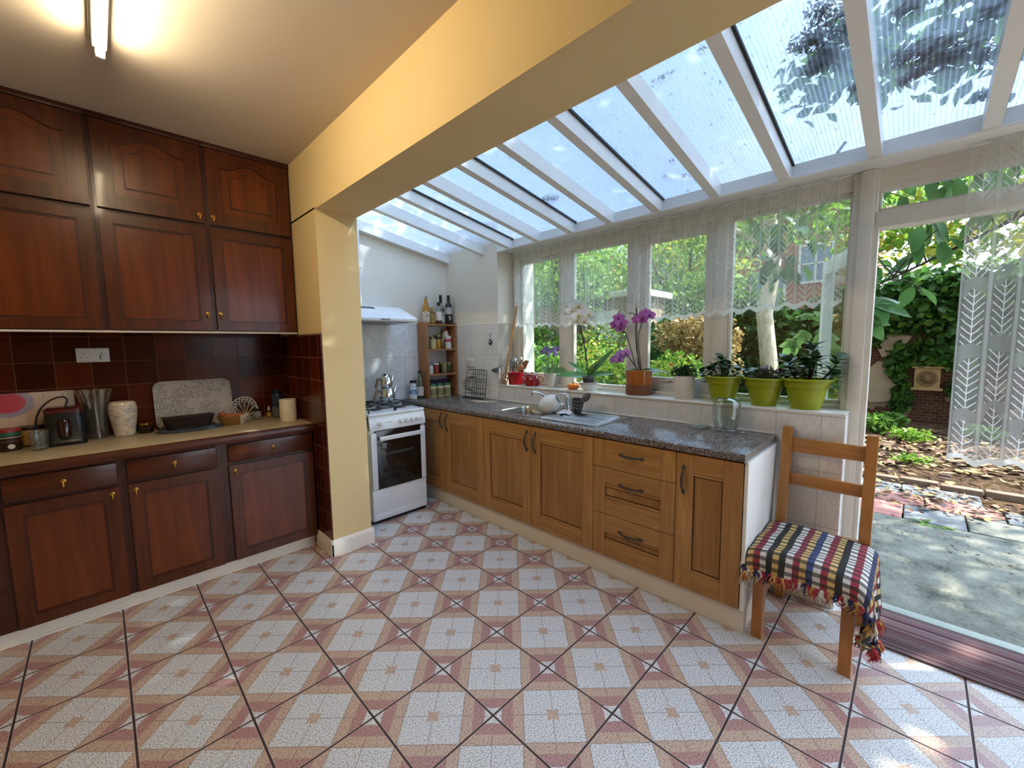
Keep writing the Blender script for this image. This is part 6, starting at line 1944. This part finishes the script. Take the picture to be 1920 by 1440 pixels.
tree('tall tree with a smooth pale trunk outside the fourth window', (9.3, 2.13, ZG), 4.6, .165, (.1, .04),
     [(9.5, 2.2, 3.9, 1.5, 2.0, .7, 1100)], [LF['mid'], LF['bright']], .17, 31, pale_bark,
     [([(9.36, 2.16, 3.2), (9.1, 2.8, 3.7), (8.8, 3.4, 4.1)], .06), ([(9.37, 2.16, 3.4), (9.6, 1.5, 3.9), (9.8, .9, 4.3)], .06)])
tree('dark-trunked leaning tree seen through the second window', (8.0, 4.85, ZG), 3.6, .17, (0, 1.6),
     [(8.0, 7.0, 3.1, 1.6, 2.0, .8, 1800), (8.8, 6.4, 2.9, 1.0, 1.2, .7, 600)], [LF['mid'], LF['bright'], LF['far']], .15, 32)

# shrubs below the windows
def shrub(label, blobs, mats, size, seed, cat='shrub', name='garden_shrub', shell=.45):
    xs = blobs[0]
    t = thing(name, label, cat, (xs[0], xs[1], ZG))
    b = MB(); r = random.Random(seed)
    for k in range(6):
        q = blobs[k % len(blobs)]
        e = Vector((q[0] + r.uniform(-.4, .4) * q[3], q[1] + r.uniform(-.4, .4) * q[4], q[2] + q[5] * .4))
        A = Vector((xs[0] + r.uniform(-.15, .15), xs[1] + r.uniform(-.2, .2), ZG))
        b.tube([A, A.lerp(e, .5) + Vector((r.uniform(-.1, .1), r.uniform(-.1, .1), .1)), e], [.02, .014, .006], 6)
    b.build('stems', bark_m, t)
    leaf_mesh('leaves', None, blobs, size, seed, t, .3, shell, .55, mats)
    return t
shrub('broad dark green shrub outside the first window', [(5.6, 4.6, .55, .7, .8, .65, 1500), (6.4, 5.6, .75, .8, .9, .7, 1300)], [LF['mid'], LF['dark'], LF['bright']], .12, 41)
shrub('bright leafy shrub outside the second window', [(6.0, 3.6, .62, .7, .7, .75, 1700), (6.6, 4.3, .8, .7, .6, .7, 1200)], [LF['bright'], LF['mid'], LF['yel']], .085, 42)
shrub('sunlit yellow-green bush outside the third window', [(5.6, 2.35, .62, .6, .55, .7, 2200), (6.3, 2.85, .55, .6, .5, .65, 1300)], [LF['bright'], LF['yel'], LF['bright']], .07, 43)
shrub('tall mid-green bush standing in front of the shed', [(8.4, 7.6, 1.0, .8, 1.1, 1.1, 1900), (8.3, 6.0, .9, .7, .8, .95, 1300)], [LF['mid'], LF['bright'], LF['dark']], .12, 49)
shrub('feathery dark shrub beyond the sunlit bush, seen through the second window', [(7.6, 4.9, 1.0, .9, 1.0, .9, 1900)], [LF['dark'], LF['mid'], LF['yel']], .10, 44)
shrub('hanging tan dead foliage above the sunlit bush', [(6.9, 2.62, 1.52, .35, .75, .42, 1500), (6.9, 2.2, 1.2, .3, .35, .5, 500)], [LF['dry'], LF['dry']], .085, 45, 'dead plant', 'withered_creeper', .2)
shrub('dark green bush to the rear of the sunlit bush, beside the tree trunk', [(8.2, 3.3, 1.15, .7, .9, 1.0, 1900)], [LF['dark'], LF['ivy']], .11, 46)
shrub('tall hedge of mixed foliage at the end of the garden', [(12.5, 9.0, 1.7, 1.2, 3.2, 1.7, 3300), (12.0, 4.6, 2.2, .9, 2.2, 1.2, 2600)], [LF['far'], LF['mid'], LF['bright']], .19, 47, 'hedge', 'tall_hedge')
shrub('dark hedge behind the shed', [(10.5, 11.5, 1.3, 1.5, 2.5, 1.4, 2600)], [LF['mid'], LF['far']], .18, 48, 'hedge', 'tall_hedge')
# far trees
tree('round light green tree behind the garden, above the shed', (14.5, 10.0, ZG), 3.4, .2, (0, 0), [(14.5, 10.2, 4.0, 2.2, 3.0, 1.6, 3000)], [LF['far'], LF['bright']], .24, 51, shell=.3)
tree('airy light green tree behind the garden wall, beyond the third window', (14, 5.6, ZG), 3.4, .18, (0, 0), [(13.6, 5.6, 3.9, 1.8, 2.4, 1.6, 2300)], [LF['far'], LF['yel'], LF['bright']], .2, 52, shell=.2,
     branches=[([(13.8, 5.6, 3.0), (12.4, 4.9, 3.6), (11.2, 4.4, 3.9)], .06), ([(13.8, 5.6, 2.6), (12.0, 5.6, 3.2), (10.8, 5.4, 3.9)], .05)])
tree('sparse tree behind the garden wall, seen over the ivy from the doorway', (13.5, .3, ZG), 3.0, .2, (0, -.2), [(13.3, -.4, 4.2, 1.6, 2.6, 1.3, 1700)], [LF['yel'], LF['bright'], LF['mid']], .22, 53, shell=.2)
tree('spreading tree over the lean-to roof and garden door, crown added to shade them', (5.6, -3.6, ZG), 4.0, .16, (-.2, .4),
     [(4.2, -2.8, 5.3, 1.7, 1.7, .4, 2800), (4.2, -.2, 5.6, 1.5, 2.2, .45, 2000), (7.0, -3.8, 5.8, 2.2, 1.8, .5, 1500), (3.2, -3.6, 4.6, 1.5, 1.2, .5, 700), (5.8, -2.6, 5.6, 1.4, 1.8, .7, 900), (4.4, -1.5, 3.9, 1.2, .6, .5, 260), (6.8, -.4, 4.9, 1.4, 1.5, .8, 480), (7.6, .9, 5.2, 1.0, .9, .5, 260)], [LF['shade'], LF['mid']], .22, 55, shell=.05,  # leaf masses mostly out of view, placed to block sun on roof and patio
     branches=[([(5.4, -3.2, 3.4), (4.6, -2.4, 4.0), (3.6, -1.7, 4.3)], .06), ([(5.4, -3.2, 3.6), (6.0, -1.6, 4.9), (6.2, .2, 5.8)], .07)])

# branch with large leaves in front of the doorway
def big_leaves(b, spots, seed, ln=.2, wd=.085):
    r = random.Random(seed)
    for (x, y, z) in spots:
        d = Vector((r.uniform(-.6, .6), r.uniform(-.6, .6), r.uniform(-1, -.1)))
        b.leaf((x, y, z), d, (r.uniform(-.6, .2), r.uniform(-.4, .4), .8), ln * r.uniform(.7, 1.2), wd * r.uniform(.8, 1.2), .25, 6, .15)
t = thing('overhanging_branch', 'leafy branch with big drooping leaves hanging in front of the doorway', 'branch', (4.4, -.3, 2.2))
bp = [Vector((4.8, -1.5, 2.75)), Vector((4.55, -.7, 2.42)), Vector((4.3, -.1, 2.05)), Vector((4.2, .25, 1.85))]
b = MB(); b.tube(bp, [.018, .014, .009, .004], 8)
rb = random.Random(3)
spots = []
for k in range(30):
    f = rb.uniform(.15, 1) * 2.99
    p = bp[int(f)].lerp(bp[int(f) + 1], f % 1)
    e = p + Vector((rb.uniform(-.3, .3), rb.uniform(-.22, .22), rb.uniform(-.12, .3)))
    b.tube([p, p.lerp(e, .5) + Vector((0, 0, .03)), e], [.006, .004, .003], 5)
    spots += [e, e + Vector((rb.uniform(-.04, .04), rb.uniform(-.05, .05), rb.uniform(-.02, .05)))]
b.build('branch', plain('dark_twig', '#2c241c', .8), t)
b = MB(); big_leaves(b, spots, 9, .19, .075); b.build('leaves', LF['big'], t)
t2 = thing('overhanging_branch', 'higher spray of large leaves crossing the transom window over the door', 'branch', (4.6, -.4, 2.7))
b = MB(); bq = [Vector((5.0, -1.6, 3.1)), Vector((4.7, -.6, 2.85)), Vector((4.4, .25, 2.68)), Vector((4.2, .7, 2.5))]
b.tube(bq, [.018, .012, .008, .004], 8); spots = []
for k in range(40):
    f = rb.uniform(.0, 1) * 2.99
    p = bq[int(f)].lerp(bq[int(f) + 1], f % 1); e = p + Vector((rb.uniform(-.35, .35), rb.uniform(-.25, .25), rb.uniform(-.2, .2)))
    b.tube([p, e], [.005, .003], 5); spots += [e, e + Vector((rb.uniform(-.05, .05), rb.uniform(-.05, .05), .02))]
b.build('branch', plain('dark_twig2', '#2c241c', .8), t2)
b = MB(); big_leaves(b, spots, 19, .22, .09); b.build('leaves', LF['big'], t2)
# lobed fig leaves
def fig_leaf(b, base, d, up, s):
    base, d, up = Vector(base), Vector(d).normalized(), Vector(up).normalized()
    sd = d.cross(up).normalized()
    for a, k, w in ((0, 1.0, .5), (.75, .82, .42), (-.75, .82, .42), (1.6, .55, .36), (-1.6, .55, .36)):
        dd = d * math.cos(a) + sd * math.sin(a)
        b.leaf(base - dd * .02, dd, up, s * k, s * w, .2, 6, .12, .9)
DY = -.2
t = thing('fig_sapling', 'fig branch with lobed pale green leaves outside the fourth window', 'plant', (4.6, .95, ZG))
b = MB(); b.tube([(4.7, .95, ZG), (4.65, .92, .8), (4.6, .86, 1.3), (4.5, .8, 1.6)], [.02, .015, .01, .006], 8); b.tube([(4.65, .92, .9), (4.5, .98, 1.2), (4.4, 1.0, 1.4)], [.01, .008, .005], 6)
for v in b.bm.verts: v.co.y += DY
b.build('stem', bark_m, t)
b = MB()
for base, d, up, s in (((4.42, 1.0, 1.42), (-.3, .5, -.8), (-.8, -.4, .3), .17), ((4.45, .92, 1.5), (-.2, .2, -.4), (-.7, -.5, .5), .15), ((4.45, .8, 1.48), (.1, -.5, -.6), (-.8, -.3, .4), .2), ((4.5, .78, 1.62), (.1, .3, .3), (-.7, -.5, .5), .17), ((4.5, .74, 1.35), (.0, -.3, -.9), (-.8, -.4, .3), .22), ((4.48, .9, 1.66), (0, .6, .1), (-.6, -.4, .7), .13)):
    fig_leaf(b, (base[0], base[1] + DY, base[2]), d, up, s)
b.build('leaves', leafm('fig_leaf', '#5a8a4a', '#9ab86a', .5), t)
t = thing('fig_sapling', 'dark lobed fig leaves reaching into the doorway beside the post', 'plant', (4.3, .3, ZG))
b = MB(); b.tube([(4.35, .45, ZG), (4.3, .42, .8), (4.2, .34, 1.5), (4.1, .27, 1.7)], [.018, .014, .009, .005], 8); b.build('stem', bark_m, t)
b = MB()
for base, d, up, s in (((4.1, .27, 1.72), (.0, -.7, -.25), (-.6, -.2, .8), .27), ((4.1, .28, 1.66), (.0, -.2, -.9), (-.9, -.2, .3), .2), ((4.12, .3, 1.6), (-.1, -.4, -.5), (-.8, -.2, .5), .22)):
    fig_leaf(b, base, d, up, s)
b.build('leaves', LF['big'], t)
t = thing('hanging_spray', 'spray of dark oval leaves hanging in front of the pale trunk', 'branch', (7.0, 1.6, 3.0))
b = MB(); b.tube([(7.6, .9, 4.2), (7.2, 1.4, 3.3), (7.0, 1.62, 2.6)], [.02, .012, .006], 7)
spots = [(7.0 + rb.uniform(-.3, .3), 1.55 + rb.uniform(-.45, .45), rb.uniform(2.35, 3.3)) for k in range(34)]
for s_ in spots: b.tube([(7.1, 1.52, min(3.4, s_[2] + .25)), s_], [.005, .003], 5)
b.build('branch', plain('dark_twig3', '#2c241c', .8), t)
b = MB(); big_leaves(b, spots, 29, .26, .14); b.build('leaves', LF['dark'], t)

# little plants in the bed
for (x, y, h_, n, sz, lb, mm) in ((8.4, .02, .14, 240, .06, 'feathery lime-green clump in the bed below the lion plaque', 'bright'), (7.0, -.02, .06, 110, .05, 'small lime-green tuft nearest the brick edging', 'bright'), (9.4, .3, .2, 300, .10, 'leafy dark green weed patch in the bed beside the garden wall', 'mid'), (8.8, .45, .2, 160, .12, 'green fern-like weed beside the door post, in the bed', 'mid'), (9.3, -.75, .14, 150, .09, 'pale weed patch behind the long curtain', 'far')):
    t = thing('bed_plant', lb, 'plant', (x, y, ZG))
    b = MB()
    for k in range(7):
        a = k * .9
        b.tube([(x, y, ZG), (x + .1 * math.cos(a), y + .1 * math.sin(a), ZG + h_)], [.006, .003], 5)
    b.build('stems', plain('weed_stem', '#4d6a30', .7), t)
    leaf_mesh('leaves', LF[mm], [(x, y, ZG + h_ * .8, .26, .26, h_ * .7, n)], sz, int(x * 10), t, -.2, .1)
t = thing('crack_weed', 'broad-leaved weed growing from the joint in the concrete', 'weed', (4.72, -.12, ZG))
b = MB()
for k in range(7):
    a = k * .9
    b.leaf((4.70, -.10 - .02 * k, ZG), (math.cos(a) - .6, math.sin(a) - .3, .3), (0, 0, 1), .1, .04, .4, 5)
b.build('leaves', LF['mid'], t)

# houses and shed
def brickm(name, a, c_):
    t = NT(name); P = t.sep(t.pos()); bt = t.n('ShaderNodeTexBrick')
    t.put(bt.inputs['Vector'], t.comb(t.m('ADD', P[1], P[0]), P[2], 0)); bt.inputs['Scale'].default_value = 4
    bt.inputs['Color1'].default_value = lin(a); bt.inputs['Color2'].default_value = lin(c_); bt.inputs['Mortar'].default_value = lin('#b0a594')
    return t.done(t.bsdf(bt.outputs[0], .95, 0, .1))
bw = brickm('orange_brick', '#a8664a', '#94573f')
wfr = M['white']
def house(label, x, y0, y1, h, wins, roof='#7a4a3a'):
    t = thing('brick_house', label, 'house', (x + 3, (y0 + y1) / 2, ZG))
    b = MB(); b.box(x, x + 6, y0, y1, ZG - .3, h); b.build('wall', bw, t)
    b = MB(); b.prism([(x - .4, h), (x + 6.4, h), (x + 3, h + .9)], 'y', y0 - .2, y1 + .2); b.build('roof', plain('roof_tiles', roof, .9, var=.2), t)
    for (yc, zc, w_, h_) in wins:
        b = MB(); b.ring([(yc - w_, zc - h_), (yc + w_, zc - h_), (yc + w_, zc + h_), (yc - w_, zc + h_)], [(yc - w_ + .09, zc - h_ + .09), (yc + w_ - .09, zc - h_ + .09), (yc + w_ - .09, zc + h_ - .09), (yc - w_ + .09, zc + h_ - .09)], 'x', x - .06, x + .02)
        b.box(x - .05, x, yc - .04, yc + .04, zc - h_ + .05, zc + h_ - .05); b.box(x - .05, x, yc - w_ + .05, yc + w_ - .05, zc - .03, zc + .03)
        f = b.build('window', wfr, t, smooth=0)
        b = MB(); b.box(x - .02, x - .01, yc - w_ + .05, yc + w_ - .05, zc - h_ + .05, zc + h_ - .05); b.build('pane', plain('far_pane', '#7d93a4', .1, var=.1), f)
house('brick house with white windows behind the tree, seen through the third and fourth windows', 21, 1.5, 10.5, 6.9, [(7.5, 5.5, .6, .95), (4.9, 3.6, .7, .9), (3.2, 4.6, .6, .8), (9.4, 5.3, .6, .8)])
house('orange brick house far beyond the first window', 19, 14.4, 24, 6.6, [(16.2, 4.6, .6, .9), (19, 4.4, .8, .9)])
t = thing('garden_shed', 'low shed with a pale flat roof edge beyond the second window', 'shed', (10.2, 7.6, ZG))
b = MB(); b.box(9.6, 11, 5.0, 8.3, ZG - .1, 2.6); b.build('wall', plain('shed_wall', '#a08c78', .9, var=.2), t)
b = MB(); b.box(9.4, 11.2, 4.8, 8.5, 2.6, 2.76, .01); b.build('roof', plain('shed_roof', '#d5cfc2', .7), t)
b = MB(); b.box(9.57, 9.6, 5.6, 6.3, 1.5, 2.3); b.build('window', M['white'], t)
t = thing('cane', 'pale bamboo cane leaning through the shrub outside the first window', 'cane', (5.2, 4.2, ZG))
b = MB(); b.tube([(5.0, 4.45, ZG), (5.05, 3.75, 1.62)], [.014, .012], 8); b.build('cane', plain('bamboo', '#b5a888', .6), t)

# debris lying on the lean-to roof
dm = [plain('roof_leaf_dark', '#3a2d2c', .9, var=.3), plain('roof_leaf_brown', '#4c3a34', .9, var=.3), plain('roof_moss', '#2c2a26', .95)]
def clump(label, spots, n, size, seed):
    bl = []
    for x, y, rx_, ry_ in spots:
        bl.append((x, y, RB(x) + .108, rx_, ry_, .006, int(n * rx_ * ry_)))
    o = leaf_mesh('roof_leaf_litter', None, bl, size, seed, None, 0, .0, .35, dm)
    me = o.data; co = np.empty(len(me.vertices) * 3, np.float32); me.vertices.foreach_get('co', co); co = co.reshape(-1, 3)
    w = co + np.array(o.location)
    base = 2.30 + .172 * (2.66 - w[:, 0]) + .096
    w[:, 2] = base + np.clip(np.abs(w[:, 2] - base), 0, .03)
    co = w - np.array(o.location)
    me.vertices.foreach_set('co', co.astype(np.float32).ravel()); me.update()
    return tag(o, label, 'leaf litter', None, 'stuff')
clump('dark clumps of dead leaves on the roof sheet over the garden door post', [(1.84, .29, .13, .06), (1.93, .34, .10, .08), (2.03, .31, .10, .07), (2.07, .36, .06, .05), (1.95, .25, .1, .03), (2.27, .25, .06, .03)], 26000, .024, 61)
clump('broad dark drifts of dead leaves on the roof sheet nearest the picture border', [(1.96, .09, .06, .05), (2.20, .06, .10, .11), (2.28, -.02, .13, .10), (2.32, .08, .07, .07), (2.12, -.11, .12, .04), (2.35, -.11, .10, .03), (2.60, -.12, .06, .03), (1.95, -.02, .12, .07)], 24000, .024, 62)
clump('small dark tuft of dead leaves on the roof sheet at its upper edge by the beam', [(1.73, .66, .03, .02), (1.77, .84, .015, .05)], 26000, .018, 63)
clump('dark sprig lying low on the roof sheet over the second window', [(2.33, 1.91, .06, .07)], 12000, .03, 64)
clump('two small dark scraps of leaves on the roof sheet above the third window', [(2.55, 1.05, .04, .03), (2.36, 1.05, .02, .03), (2.5, 1.14, .06, .02)], 16000, .02, 65)

bpy.context.view_layer.update()
